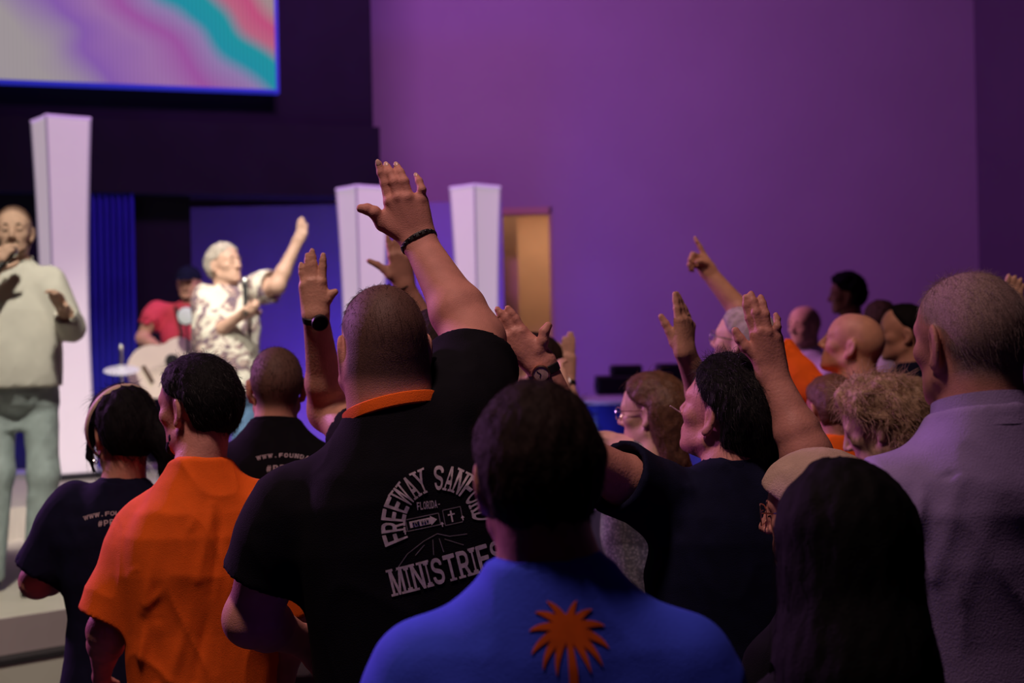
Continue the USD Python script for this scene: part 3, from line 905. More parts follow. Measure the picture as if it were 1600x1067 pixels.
structure('wall_back', cat(boxm((xl - 2, WD, 0), (dx0, WD + .2, 7)), boxm((dx1, WD, 0), (xr + .2, WD + .2, 7)), boxm((dx0, WD, dz), (dx1, WD + .2, 7))), 'paint_purple_wall', 'tall plain wall washed purple')
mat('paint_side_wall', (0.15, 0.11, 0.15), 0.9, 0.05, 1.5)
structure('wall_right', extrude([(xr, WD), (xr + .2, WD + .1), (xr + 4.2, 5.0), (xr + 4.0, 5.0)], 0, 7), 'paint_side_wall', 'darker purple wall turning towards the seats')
mid = at(809, 400, 16.0)[0]
structure('wall_doorway', cat(boxm((dx0 - .15, WD + .2, 0), (dx0 - .02, 16.0, dz + .3)), boxm((dx0 - .15, 16.0, 0), (mid, 16.08, dz + .3)), boxm((mid - .06, 16.08, 0), (mid, 17.6, dz + .3)), boxm((dx1 + .3, WD + .2, 0), (dx1 + .45, 17.6, dz + .3)), boxm((mid - .06, 17.6, 0), (dx1 + .45, 17.7, dz + .3)), boxm((dx0 - .15, WD + .2, dz + .3), (dx1 + .45, 17.7, dz + .4))), 'paint_tan', 'tan passage seen through the doorway')
tw = .07
structure('door_1', cat(boxm((dx0, WD - .02, 0), (dx0 + tw, WD + .21, dz)), boxm((dx1 - tw * .3, WD - .02, 0), (dx1, WD + .21, dz)), boxm((dx0, WD - .02, dz - tw), (dx1, WD + .21, dz))), 'paint_tan', 'tan frame of the lit doorway')
# blue curtain behind the near light column: hanging folds
cu = np.linspace(0, 1, 90); ca, cb_ = at(120, 400, 12.0), at(210, 400, 12.15)
cp = ca[:2] + cu[:, None] * (cb_ - ca)[:2] + np.stack([0 * cu, .035 * np.sin(cu * 2 * math.pi * 9)], 1)
cq = cp[::-1] + [0, .02]
structure('curtain', extrude(np.vstack([cp, cq]), TIER, zt(278, 12)), 'curtain_blue', 'blue lit curtain behind the near light column', smooth=40)

# ------------------------------------------------------------------ video screen
def screen_material():
    a, b = wall_pt(0, 0), wall_pt(445, 0); u = unit(b - a)
    sx = FPX / 12.0
    o = at(445, 140, 13.0)
    nodes = {'g': ('geometry', {}), 'du': ('vector_math', {'math_type': 'dot_product', 'vector2': tuple(u)}), 'sz': ('separate_xyz', {}),
             'su': ('math', {'math_type': 'subtract', 'value2': float(u @ o)}), 'sv': ('math', {'math_type': 'subtract', 'value2': float(o[2])}),
             'ad': ('math', {'math_type': 'add'}), 'n': ('noise_texture', {'scale': .9, 'detail': 1.0, 'distortion': .6}), 'nm': ('math', {'math_type': 'multiply_add', 'value2': 1.1, 'value3': -.55}),
             'sm': ('math', {'math_type': 'add'}), 'mr': ('map_range', {'from_min': -3.05, 'from_max': .42, 'clamp': True}),
             'r': ('rgb_ramp', {'ramp': [(0, (.42, .36, .42)), (.30, (.44, .38, .40)), (.42, (.30, .13, .52)), (.52, (.42, .20, .50)), (.60, (.42, .11, .44)), (.68, (.36, .24, .52)), (.73, (.02, .34, .46)), (.80, (.02, .36, .44)), (.86, (.62, .16, .28)), (.93, (.66, .10, .26)), (1, (.46, .32, .34))]}),
             'w': ('math', {'math_type': 'multiply', 'value2': 190.0}), 'si': ('math', {'math_type': 'sine'}), 'wr': ('map_range', {'from_min': -1, 'from_max': 1, 'to_min': .78, 'to_max': 1.06}),
             'cc': ('combine_color', {}), 'mx': ('mix', {'mix_type': 'multiply', 'fac': 1.0}), 'e': ('emission', {'strength': .82})}
    links = [('g.position', 'du.vector1'), ('g.position', 'sz.vector'), ('g.position', 'n.vector'), ('du.value', 'su.value1'), ('sz.z', 'sv.value1'), ('su.value', 'ad.value1'), ('sv.value', 'ad.value2'),
             ('n.fac', 'nm.value1'), ('ad.value', 'sm.value1'), ('nm.value', 'sm.value2'), ('sm.value', 'mr.value'), ('mr.result', 'r.fac'), ('su.value', 'w.value1'), ('w.value', 'si.value1'), ('si.value', 'wr.value'),
             ('wr.result', 'cc.r'), ('wr.result', 'cc.g'), ('wr.result', 'cc.b'), ('r.color', 'mx.color1'), ('cc.color', 'mx.color2'), ('mx.color', 'e.color')]
    MATS['screen_picture'] = usdkit.material(stage, '/World/Looks/screen_picture', nodes, links, surface='e.emission')
    mat('screen_glow_edge', (.02, .02, .3), .5, emit=(.05, .06, 1.0), estr=.30)


screen_material()
sa, sb = wall_pt(-330, 0, 12.0), wall_pt(444, 0, 12.0)
su = unit(sb - sa); sn = np.array([su[1], -su[0], 0])
zb = zt(139, sb[1]); sl = np.linalg.norm(sb - sa)
scr = thing('video_screen', 'wide video wall glowing with pink, violet and teal blurs above the stage', 'screen', ((sa + sb) / 2)[:2].tolist() + [zb])
def scr_box(u0, u1, z0, z1, n0, n1):
    b = boxm((u0, n0, z0), (u1, n1, z1)); return orient(b, su, -sn, np.array([0, 0, 1.0]), np.array([sa[0], sa[1], 0]))
part('display', scr_box(0, sl - .03, zb + .03, zb + 2.6, -.02, .02), 'screen_picture', scr, smooth=False)
part('frame', cat(scr_box(-.03, sl, zb + .012, zb + .03, -.035, .06), scr_box(sl - .02, sl, zb, zb + 2.6, -.035, .06), scr_box(-.03, sl, zb + 2.6, zb + 2.63, -.035, .06), scr_box(-.03, sl, zb, zb + 2.6, .02, .06)), 'screen_glow_edge', scr, 'thin blue edge of the screen', smooth=False)
for f0 in (.3, .7):
    part('bracket', scr_box(sl * f0, sl * (f0 + .04), zb + .5, zb + 2.2, .06, .30), 'metal_dark', scr, smooth=False)

# ------------------------------------------------------------------ light columns
mat('column_cloth', (.50, .46, .46), .8, .03, 3, emit=(.82, .64, .76), estr=.50)
mat('column_seam', (.34, .30, .36), .8, .03, emit=(.55, .42, .62), estr=.30)
mat('column_rim', (.4, .35, .45), .5, .03, emit=(.75, .45, .95), estr=.55)


def light_column(label, px, py_top, d, z0, width, turn):
    c = at(px, 430, d); z1 = zt(py_top, d) + (ROLL * 0)
    hgt = z1 - z0; w = width / FPX * d / 2
    t = thing('light_column', label, 'light column', (c[0], c[1], z0), 'stretch cloth light columns on the stage')
    n = 22; zz = np.linspace(0, 1, n)
    prof = .80 + .20 * np.abs((zz - .46) / .54) ** 1.7
    prof = np.where(zz < .46, .80 + .16 * np.abs((zz - .46) / .46) ** 1.6, prof)
    ang = math.atan2(-c[1], -c[0]) - math.radians(turn)              # a seam faces the seats, turned a little to the left
    def ring(k, wob=1.0, sub=9):
        pts = []
        for q in range(4):
            a0, a1 = ang + q * math.pi / 2, ang + (q + 1) * math.pi / 2
            p0, p1 = np.array([math.cos(a0), math.sin(a0)]), np.array([math.cos(a1), math.sin(a1)])
            for i in range(sub):
                u = i / sub; b = 1 - .035 * math.sin(math.pi * u)
                pts.append((p0 * (1 - u) + p1 * u) * b * k * wob)
        return np.array(pts)
    S = w / math.cos(math.radians(turn))
    V = []
    for i in range(n):
        r_ = ring(S * prof[i]); V.append(np.column_stack([c[0] + r_[:, 0], c[1] + r_[:, 1], np.full(len(r_), z0 + .05 + zz[i] * (hgt - .05))]))
    nn = len(V[0]); Fc = []
    for i in range(n - 1):
        for j in range(nn):
            a, b = i * nn + j, i * nn + (j + 1) % nn
            Fc += [[a, b, b + nn], [a, b + nn, a + nn]]
    for j in range(nn):
        Fc += [[n * nn, (n - 1) * nn + j, (n - 1) * nn + (j + 1) % nn]]
    V = np.vstack(V + [np.array([[c[0], c[1], z1 - .015]])])
    sh = part('cloth_shade', trimesh.Trimesh(V, np.array(Fc), process=False), 'column_cloth', t, smooth=35)
    for q in range(4):
        a = ang + q * math.pi / 2; di = np.array([math.cos(a), math.sin(a)])
        pts = [np.array([c[0] + di[0] * S * prof[i], c[1] + di[1] * S * prof[i], z0 + .05 + zz[i] * (hgt - .05)]) for i in range(n)]
        part('seam', tube(pts, .010, 6), 'column_seam', sh)
    r_ = ring(S * prof[-1], 1.0)
    loop = np.column_stack([c[0] + r_[:, 0], c[1] + r_[:, 1], np.full(len(r_), z1)])
    part('top_rim', tube(np.vstack([loop, loop[:1]]), .014, 6), 'column_rim', t)
    bs = boxm((-w * .95, -w * .95, 0), (w * .95, w * .95, .05), .008)
    part('base', orient(bs, np.array([math.cos(ang + .785), math.sin(ang + .785), 0]), np.array([-math.sin(ang + .785), math.cos(ang + .785), 0]), np.array([0, 0, 1.0]), np.array([c[0], c[1], z0])), 'metal_dark', t, smooth=False)
    return t


light_column('tall flared white light column behind the man in the white shirt', 100, 173, 11.1, TIER, 87, 26)
light_column('flared white light column right of the singer, behind the raised hands', 568, 290, 11.9, TIER, 78, 12)
light_column('flared white light column just left of the lit doorway', 745, 292, 11.9, TIER, 77, 1)

# ------------------------------------------------------------------ stage furniture
c = at(190, 578, 10.6)
cy = thing('cymbal', 'pale cymbal on a thin stand between the white column and the guitarist', 'cymbal', (c[0], c[1], TIER))
part('disc', lathe([(0, .035), (.03, .033), (.035, .016), (.13, .0), (.13, -.004), (.03, .010), (0, .012)], c, (0.05, -0.26, 1), 40), 'cymbal_pale', cy)
part('stand', tube([c + [0, 0, .16], c, np.array([c[0], c[1], TIER + .32])], .011, 8), 'metal_silver', cy)
for k in range(3):
    a = k * 2.094 + .4
    part('leg', tube([[c[0], c[1], TIER + .42], [c[0] + .26 * math.cos(a), c[1] + .26 * math.sin(a), TIER + .012]], .009, 8), 'metal_silver', cy)
part('wing_nut', lathe([(0, .19), (.012, .19), (.018, .165), (.012, .15), (0, .15)], c, (0, 0, 1), 12), 'metal_silver', cy)

# microphone with round pop screen in front of the guitarist
c = at(291, 494, 10.55)
mat('pop_screen', (.7, .75, .75), .7, .05, emit=(.5, .8, .8), estr=.05)
pm = thing('pop_screen_microphone', 'round pale pop-screen microphone on a stand before the guitarist in red', 'microphone', (c[0], c[1], TIER))
part('pop_screen', lathe([(0, .012), (.05, .011), (.064, .004), (.066, 0), (.064, -.004), (.05, -.011), (0, -.012)], c, (0, 1, .1), 32), 'pop_screen', pm)
part('hoop', tube([c + np.array([.066 * math.cos(a), 0, .066 * math.sin(a)]) for a in np.linspace(0, 6.283, 33)], .005, 6), 'metal_dark', pm)
part('stand', tube([c + [0, 0, -.066], c + [0, .03, -.2], [c[0], c[1] + .05, TIER + .03]], .010, 8), 'metal_dark', pm)
part('base', lathe([(0, .03), (.03, .028), (.13, .012), (.13, 0), (0, 0)], [c[0], c[1] + .05, TIER], (0, 0, 1), 32), 'metal_dark', pm)

# footlight glowing low behind the man in orange
c = at(268, 726, 10.9); c[2] = max(c[2], TIER + .06)
fl = thing('stage_light', 'small blue-white stage light on the stage floor behind the man in orange', 'stage light', (c[0], c[1], TIER))
mat('lamp_blue_white', (.5, .6, .7), .3, emit=(.55, .75, 1.0), estr=5.0)
part('housing', lathe([(0, .10), (.06, .10), (.075, .06), (.085, -.02), (.078, -.02), (.06, .05), (0, .06)], c, (0, 1, -.15), 28), 'metal_dark', fl)
part('lens', lathe([(0, -.012), (.06, -.010), (.078, -.004), (.078, .004), (0, .004)], c, (0, 1, -.15), 28), 'lamp_blue_white', fl)
part('yoke', cat(tube([[c[0] - .095, c[1] + .03, c[2]], [c[0] - .095, c[1] + .03, TIER + .012], [c[0] + .095, c[1] + .03, TIER + .012], [c[0] + .095, c[1] + .03, c[2]]], .010, 8)), 'metal_dark', fl)

# round glossy table with lavender top and two black speakers by the purple wall
c = at(946, 622, 11.6)
mat('lacquer_blue_black', (.03, .035, .30), .16, .1, 3)
mat('table_top_lilac', (.42, .38, .46), .5, .04, 3)
dt = thing('drum_table', 'glossy blue-black round table with a pale lilac top near the far wall', 'table', (c[0], c[1], TIER))
zt0 = c[2]
part('drum', lathe([(0, TIER - zt0), (.30, TIER - zt0), (.30, -.05), (.285, -.035), (0, -.035)], c, (0, 0, 1), 64), 'lacquer_blue_black', dt, smooth=40)
part('table_top', lathe([(0, -.035), (.42, -.035), (.435, -.02), (.435, -.008), (.42, 0), (0, 0)], c, (0, 0, 1), 64), 'table_top_lilac', dt, smooth=40)


def speaker_box(label, p0, p1, d, dep, group=None, name='speaker_box'):
    a, b = at(p0[0], p0[1], d), at(p1[0], p1[1], d)
    lo, hi = np.array([min(a[0], b[0]), d, min(a[2], b[2])]), np.array([max(a[0], b[0]), d + dep, max(a[2], b[2])])
    t = thing(name, label, 'loudspeaker', ((lo + hi)[0] / 2, d + dep / 2, lo[2]), group)
    part('cabinet', boxm(lo, hi, .012), 'rubber_black', t, smooth=False)
    part('grille', boxm((lo[0] + .02, d - .008, lo[2] + .02), (hi[0] - .02, d + .004, hi[2] - .02), .004), 'cloth_black', t, smooth=False)
    part('handle', boxm((lo[0] - .012, d + dep * .4, (lo + hi)[2] / 2 - .03), (lo[0] + .002, d + dep * .5, (lo + hi)[2] / 2 + .03), .004), 'rubber_black', t, smooth=False)
    return t


speaker_box('low black speaker box standing left of the woman in glasses', (932, 588), (1004, 616), 12.6, .35)
speaker_box('smaller black box set on top of the low black speaker', (956, 571), (1004, 587), 12.62, .3)
speaker_box('tall black speaker box behind the woman in glasses', (1030, 569), (1100, 616), 12.8, .4)
a, b = at(930, 617, 12.6), at(1140, 617, 12.6)
bn = thing('side_bench', 'long lilac bench below the black speaker boxes at the far wall', 'bench', ((a + b)[0] / 2, 12.85, TIER))
part('bench_top', boxm((a[0] - .1, 12.5, a[2] - .06), (b[0], 13.3, min(a[2], b[2]) - .0)), 'table_top_lilac', bn, smooth=False)
part('front_panel', boxm((a[0] - .06, 12.56, TIER), (b[0] - .04, 13.25, a[2] - .05)), 'table_top_lilac', bn, smooth=False)


# ------------------------------------------------------------------ the people
def fingers(d, **k):
    return px_fingers(d, k)


# --- big man with the raised hand, in focus
d = 2.80
zz = lambda x, y, n=0: (560 + x / 5.93, 240 + y / 5.93, n)
hero = fingers(3.12, thumb=[zz(225, 650, .0), zz(150, 545, .01), zz(85, 515, .01), zz(22, 508, .01)], index=[zz(288, 440), zz(248, 275), zz(212, 175), zz(186, 92)],
               middle=[zz(372, 405, .01), zz(335, 262, .012), zz(296, 180, .004), zz(266, 118, -.008)], ring=[zz(462, 405, .01), zz(424, 258, .012), zz(388, 175, .004), zz(358, 116, -.008)],
               little=[zz(575, 430), zz(588, 335, .008), zz(562, 255, .0), zz(540, 212, -.01)])
p = person('big', 'big man in black printed t-shirt with orange collar, right hand raised highest', (598, 545), d, s=1.04, yaw=4, hyaw=12, hpitch=6, nd=.146, nb=.028, build='big', w=1.0, skin='skin_ruddy', neck=1.36, broll=-9, stubble=(-.058, .040, .92),
           headkw=dict(fat=.008, jaw=1.1),
           top=dict(mat='cloth_black', collar_mat='cloth_orange', sleeve=.62, wr=.005, chh=.013, croll=-2, cz=.0, hem=.74),
           arms=dict(R=dict(S=at(722, 650, 2.80), E=at(742, 533, 3.02), W=at(656, 380, 3.12), fingers=hero, palm=np.array([0, 1, .0]), hs=1.12, k=1.38, nails=True),
                     L=dict(S=at(452, 795, 2.80), E=at(394, 966, 2.84), W=at(470, 1000, 3.08), k=1.2)))
add_hair(p, 'hair_buzz', t=.0015, n=5000, length=.014, width=.0006, amp=.001, seed=3, nape=.0, freq=90, scruff=350, shell=False, line=([-.12, -.02, .0, .02, .05, .075, .10, .13], [-.10, -.09, -.02, .01, .045, .066, .080, .088]))
h = p['hands']['R']
x_, y_, z_ = frame_of(h['fw'], (0, 1, 0))
br = part('bracelet', band(h['W'] + h['fw'] * .004, x_, y_, unit(h['fw'] + np.array([-.12, 0, .25])), .039, .031, .006, .004), 'rubber_black', p['t'], 'black beaded bracelet')
for k in range(7):
    a = -2.6 + k * .33
    b = trimesh.creation.icosphere(1, .0042); b.apply_translation(h['W'] + h['fw'] * .004 + x_ * .042 * math.cos(a) + y_ * .034 * math.sin(a)); part('bead', b, 'metal_dark', br)

# --- man in royal blue with the palm print, nearest
p = person('palm', 'man with thick dark hair in bright blue t-shirt printed with an orange palm tree', (838, 750), 1.95, s=.985, yaw=0, hyaw=8, hpitch=-3, nd=.138, nb=.030, nshift=(.016, 0), w=1.10, neck=1.12, skin='skin_ruddy',
           top=dict(mat='cloth_blue', wr=.006, sleeve=.6, cz=-.010), trousers='denim_dark')
add_hair(p, 'hair_dark_brown', t=.013, n=9000, length=.020, width=.0006, amp=.006, seed=4, nape=-.104, top=.004, scruff=1500)

# --- man in orange t-shirt
d = 3.45
p = person('orange', 'bearded man in plain orange t-shirt, dark wavy hair, hands clasped in front', (309, 638), d, s=.98, yaw=14, hyaw=42, hpitch=0, nd=.165, nb=.028, w=.92, dp=1.05, sw=.165, skin='skin_ruddy',
           top=dict(mat='cloth_orange', wr=.008, sleeve=.88, loose=1.10, hem=.70, fit=1.02, ks=.04, res=.0052,
                    folds=[(at(*q[0], d - .13), at(*q[1], d - .15), q[2], q[3]) for q in (
                        ((345, 742), (405, 800), .010, .012), ((330, 748), (385, 795), -.004, .010), ((262, 810), (224, 955), .012, .015), ((252, 850), (246, 965), -.006, .014), ((318, 868), (230, 945), .009, .013),
                        ((332, 790), (310, 905), .008, .012), ((348, 800), (330, 930), -.005, .010), ((236, 965), (212, 1062), .010, .013), ((258, 968), (244, 1062), -.005, .012), ((304, 935), (268, 1062), .010, .014),
                        ((328, 940), (304, 1062), -.005, .012), ((366, 870), (346, 1055), .009, .014), ((388, 830), (382, 960), .006, .012), ((286, 860), (300, 815), .006, .010), ((165, 905), (212, 890), .005, .008), ((152, 940), (205, 925), .004, .007))]),
           arms=dict(L=dict(S=at(230, 822, d), E=at(168, 985, d - .02), W=at(160, 1050, d + .22), palm=(1, 0, -.2)), R=dict(S=at(410, 800, d))))
add_hair(p, 'hair_black', t=.010, n=6000, length=.024, width=.0007, amp=.006, seed=8, nape=-.080, top=.005, strand_mat='hair_shine_dark', scruff=900)
bf = Field(); L, M, s = p['L'], p['M'], p['s']
for x in (-1, 1):
    bf.cone(L(x * .044, .034, -.068), L(x * .026, .066, -.098), .0165, .016, k=.02)
bf.ell(L(0, .078, -.104), M, (.022, .018, .020)); bf.cone(L(-.024, .087, -.054), L(.024, .087, -.054), .0065, .0065, k=.006)
part('beard', displace(bf.mesh(.005), lambda V: .003 * (meshkit.fbm(V * 220, 2, 3) - .5)), 'hair_black', p['t'], smooth=True)

# --- woman with ponytail, far left
d = 4.0
p = person('pony', 'woman in black t-shirt with pale headband, dark ponytail and hoop earring', (192, 678), d, s=.98, yaw=8, hyaw=28, hpitch=-4, nd=.165, nb=.02, build='woman', w=1.06, skin='skin_tan',
           top=dict(mat='cloth_navy', wr=.004, sleeve=.86, hem=.545, loose=1.1, seed=5), trousers='cloth_black',
           arms=dict(L=dict(S=at(116, 792, d), E=at(58, 908, d + .02), W=at(118, 900, d + .22), k=1.0)))
def pony(G, L, M, s):
    G.cone(L(.05, -.10, .02), L(.085, -.125, -.03), .034, .042, k=.03).cone(L(.085, -.125, -.03), L(.085, -.13, -.13), .042, .030, k=.03)
    G.cone(L(-.078, .02, .03), L(-.084, .045, -.06), .016, .010, k=.02).cone(L(-.084, .045, -.06), L(-.076, .035, -.10), .010, .005, k=.01)
add_hair(p, 'hair_black', t=.012, n=3500, length=.05, width=.0008, amp=.006, seed=9, nape=-.09, top=.012, side=.006, extra=pony)
L, M, s = p['L'], p['M'], p['s']
hb = lathe([(.111, -.011), (.115, -.008), (.116, 0), (.115, .008), (.111, .011), (.107, 0), (.111, -.011)], L(0, .004, .030), M @ np.array([0, .90, .44]), 48, M[:, 0], sx=1.04, sy=.90)
part('headband', hb, 'band_beige', p['t'], 'pale headband', smooth=True)
e = L(-.082, .0, -.060)
part('hoop_earring', tube([e + np.array([.020 * math.cos(a) * M[0, 1], .020 * math.cos(a) * M[1, 1], .020 * math.sin(a)]) for a in np.linspace(0, 6.283, 25)], .0016, 6), 'metal_silver', p['t'])

# --- man with cropped hair in black t-shirt before the singer
d = 4.2
p = person('crop', 'man with cropped brown hair in black t-shirt with white lettering, standing below the singer', (432, 606), d, s=1.0, yaw=-2, hyaw=14, hpitch=2, nd=.128, nb=.03, skin='skin_tan', w=.96, stubble=(-.062, .036, .9),
           top=dict(mat='cloth_black', wr=.004, sleeve=.7, seed=4), trousers='trousers_grey')
add_hair(p, 'hair_buzz', t=.002, n=4000, length=.012, width=.0008, amp=.001, seed=12, nape=-.005, scruff=300, shell=False, freq=80, line=([-.12, -.02, .0, .02, .05, .075, .10, .13], [-.10, -.09, -.02, .01, .045, .066, .080, .088]))

# --- man whose left arm with the black watch is up, behind the big man
d = 3.5
z4 = lambda x, y, n=0: (450 + x / 3.445, 370 + y / 3.445, n)
hw = fingers(3.5, little=[z4(88, 262), z4(74, 195), z4(70, 145)], ring=[z4(114, 240), z4(108, 160), z4(104, 98)], middle=[z4(146, 236), z4(136, 145), z4(130, 75)], index=[z4(184, 240), z4(188, 160), z4(190, 97)],
             thumb=[z4(196, 345), z4(214, 335), z4(232, 310), z4(254, 296)])
p = person('watchman', 'man hidden behind the big man, left arm up with a black watch', (684, 563), d, s=1.0, yaw=6, hyaw=26, hpitch=4, nd=.15, skin='skin_tan', trousers='denim_dark',
           top=dict(mat='cloth_charcoal', wr=.004, sleeve=.5), arms=dict(L=dict(S=at(588, 706, d), E=at(514, 642, d + .14), W=at(493, 492, d + .0), fingers=hw, palm=np.array([0, 1, 0]), hs=.98, k=1.12)))
add_hair(p, 'hair_dark_brown', t=.009, n=700, length=.016, width=.001, amp=.006, seed=14, nape=-.07)


def wristwatch(p, side, along, face, strap, case, dial, rx=.033, ry=.026, cr=.019, off=0.0, label=None):
    h = p['hands'][side]; fw = h['fw']; f = unit(np.array(face, float) - fw * (np.array(face, float) @ fw)); x = np.cross(f, fw)
    c = h['W'] - fw * along
    w = part('wristwatch', band(c, x, f, fw, rx, ry, .0095, .003), strap, p['t'], label)
    c2 = c + f * (ry + .004 + off)
    part('watch_case', lathe([(0, -.004), (cr, -.004), (cr + .0015, .002), (cr + .001, .007), (cr - .002, .0085), (cr - .003, .0065), (0, .0065)], c2, f, 32, fw), case, w)
    part('watch_dial', lathe([(0, .0072), (cr - .0028, .0070), (cr - .0028, .006), (0, .006)], c2, f, 32, fw), dial, w)
    for a, l in ((.6, cr * .62), (2.4, cr * .42)):
        di = fw * math.cos(a) + x * math.sin(a); part('watch_hand', tube([c2 + f * .0078, c2 + f * .0078 + di * l], .0006, 5), 'rubber_black', w)
    return w


wristwatch(p, 'L', .006, (.35, -1, .1), 'rubber_black', 'rubber_black', 'gloss_black', .031, .026, .020, label='black sports watch')

# --- hidden man whose right hand with a thin bracelet shows behind the raised arm
d = 4.75
z6 = lambda x, y, n=0: (440 + x / 2.6, 230 + y / 2.6, n)
hh_ = fingers(4.75, thumb=[z6(440, 520), z6(415, 495), z6(390, 478), z6(355, 462)], index=[z6(445, 440), z6(437, 400), z6(430, 360)], middle=[z6(468, 432), z6(466, 385), z6(464, 345)], ring=[z6(492, 436), z6(492, 392), z6(490, 355)], little=[z6(512, 446), z6(514, 412), z6(512, 382)])
p = person('hidden', 'man hidden behind the big man, only his raised right hand with thin dark bracelet showing', (612, 590), d, s=1.0, yaw=0, nd=.15, skin='skin_tan', w=.9,
           top=dict(mat='cloth_charcoal', sleeve=.5), arms=dict(R=dict(S=at(690, 690, d), E=at(694, 560, d + .1), W=at(632, 446, d + .02), fingers=hh_, palm=np.array([0, 1, 0]), hs=1.05, k=1.1)))
add_hair(p, 'hair_dark_brown', t=.010, amp=.006, seed=15)
h = p['hands']['R']; x_, y_, z_ = frame_of(h['fw'])
part('bracelet', band(h['W'] - h['fw'] * .002, x_, y_, z_, .031, .026, .003, .002), 'rubber_black', p['t'])

# --- man in navy with the white stick, arms wide
d = 3.32
z8 = lambda x, y, n=0: (680 + x / 3.556, 420 + y / 3.556, n)
hl = fingers(3.10, little=[z8(372, 402, .0), z8(352, 385, .0), z8(336, 358, .0)], ring=[z8(402, 378), z8(352, 318), z8(322, 275)], middle=[z8(436, 352), z8(386, 278), z8(345, 225)], index=[z8(482, 345), z8(446, 280), z8(404, 218)],
             thumb=[z8(580, 450, .01), z8(598, 400, .015), z8(606, 350, .015), z8(628, 315, .01)])
zr = lambda x, y, n=0: (1000 + x / 4.85, 420 + y / 4.85, n)
hr = fingers(3.22, thumb=[zr(905, 690), zr(800, 590), zr(755, 530), zr(722, 470)], index=[zr(876, 500), zr(830, 370), zr(806, 275), zr(800, 215)], middle=[zr(912, 470, .01), zr(880, 330, .012), zr(856, 245, .006), zr(842, 190)], ring=[zr(965, 480, .01), zr(948, 345, .012), zr(928, 262, .004), zr(915, 215)], little=[zr(1030, 520), zr(1040, 440, .01), zr(1038, 380), zr(1028, 348)])
p = person('navy', 'black-haired man in navy t-shirt with both arms spread, watch on left wrist', (1133, 648), d, s=1.02, yaw=8, hyaw=40, hpitch=20, nd=.150, nb=.03, w=1.0, skin='skin_ruddy',
           top=dict(mat='cloth_navy', wr=.005, sleeve=.62, hem=.7, loose=1.05, seed=6, folds=[(at(985, 745, d - .1), at(1075, 765, d - .1), .008, .012), (at(1075, 745, d - .1), at(1085, 800, d - .1), .006, .010)]),
           arms=dict(L=dict(S=at(1056, 792, d), E=at(902, 712, 3.12), W=at(846, 570, 3.10), fingers=hl, palm=np.array([0, 1, 0]), hs=1.02, k=1.12),
                     R=dict(S=at(1222, 800, d), E=at(1262, 712, 3.18), W=at(1207, 585, 3.22), fingers=hr, palm=np.array([0, 1, 0]), hs=1.08, k=1.16)))
add_hair(p, 'hair_black', t=.018, n=7000, length=.034, width=.0008, amp=.008, seed=18, nape=-.105, top=.003, back=.02, side=.0, strand_mat='hair_shine_dark', scruff=1600)
wristwatch(p, 'L', .014, (-.30, -1, .15), 'rubber_black', 'metal_rose', 'dial_pink', .033, .027, .0185, label='rose-gold watch on dark strap')
L = p['L']
dm = float((L(0, .09, -.062) - EYE) @ FWD)
part('toothpick', tube([at(1080, 655, dm), at(1047, 634, dm - .02)], (.0020, .0016), 6), 'print_white', p['t'], 'thin white stick held between the lips')

# --- hand with the ring, a person hidden behind the man in navy
d = 3.75
z1 = lambda x, y, n=0: (1000 + x / 4.85, 420 + y / 4.85, n)
hg = fingers(3.75, thumb=[z1(262, 560), z1(222, 470), z1(192, 415), z1(160, 362)], index=[z1(290, 390, .012), z1(278, 300, .012), z1(270, 240, .01), z1(262, 188, .01)], middle=[z1(325, 380), z1(305, 300), z1(288, 235), z1(278, 185)], ring=[z1(355, 395, -.012), z1(330, 310, -.014), z1(308, 250, -.014), z1(295, 205, -.014)], little=[z1(380, 430, -.026), z1(362, 360, -.03), z1(345, 310, -.03), z1(335, 275, -.03)])
p = person('ringhand', 'person in royal blue behind the man in navy, raised hand wearing a ring', (1168, 650), d, s=.93, yaw=10, nd=.16, skin='skin_tan', w=.95,
           top=dict(mat='cloth_royal', sleeve=.7), arms=dict(L=dict(S=at(1130, 740, d), E=at(1108, 640, d + .1), W=at(1070, 550, d), fingers=hg, hs=.98), R=dict(S=at(1205, 742, d), E=at(1228, 800, d + .05), W=at(1216, 720, d + .12), curl=.3, palm=(-.3, 1, 0))))
add_hair(p, 'hair_dark_brown', t=.010, amp=.006, seed=19)
c = p['hands']['L']['C']['ring']; q = c[0] * .6 + c[1] * .4; x_, y_, z_ = frame_of(c[1] - c[0])
part('ring', band(q, x_, y_, z_, .0108, .0108, .0025, .0015), 'metal_silver', p['t'])

# --- woman in glasses with long brown hair
d = 4.4
p = person('glasses', 'woman in glasses with long clipped brown hair, silvery sequined dress', (1018, 646), d, s=.95, yaw=18, hyaw=44, hpitch=0, nd=.15, nb=.015, build='woman', skin='skin_pale', w=1.0,
           top=dict(kind='dress', mat='sequin', sleeve=0, hem=1.05, wr=.003, collar=False), trousers=None,
           arms=dict(L=dict(S=at(990, 704, d), E=at(905, 690, d + .16), W=at(880, 610, d + .3)), R=dict(S=at(1080, 706, d + .05))))
def longhair(G, L, M, s):
    G.cone(L(.0, -.085, .0), L(.0, -.10, -.16), .070, .052, k=.04).cone(L(.055, -.05, .0), L(.05, -.075, -.15), .045, .035, k=.04).cone(L(-.05, -.06, .0), L(-.045, -.085, -.14), .045, .035, k=.04)
add_hair(p, 'hair_brown', t=.013, n=1800, length=.05, width=.0010, amp=.007, seed=22, nape=-.10, top=.003, back=.01, extra=longhair)
L, M = p['L'], p['M']
part('hair_clip', tube([L(-.082, -.045, .050), L(-.086, -.055, .015)], .006, 8), 'metal_silver', p['t'])


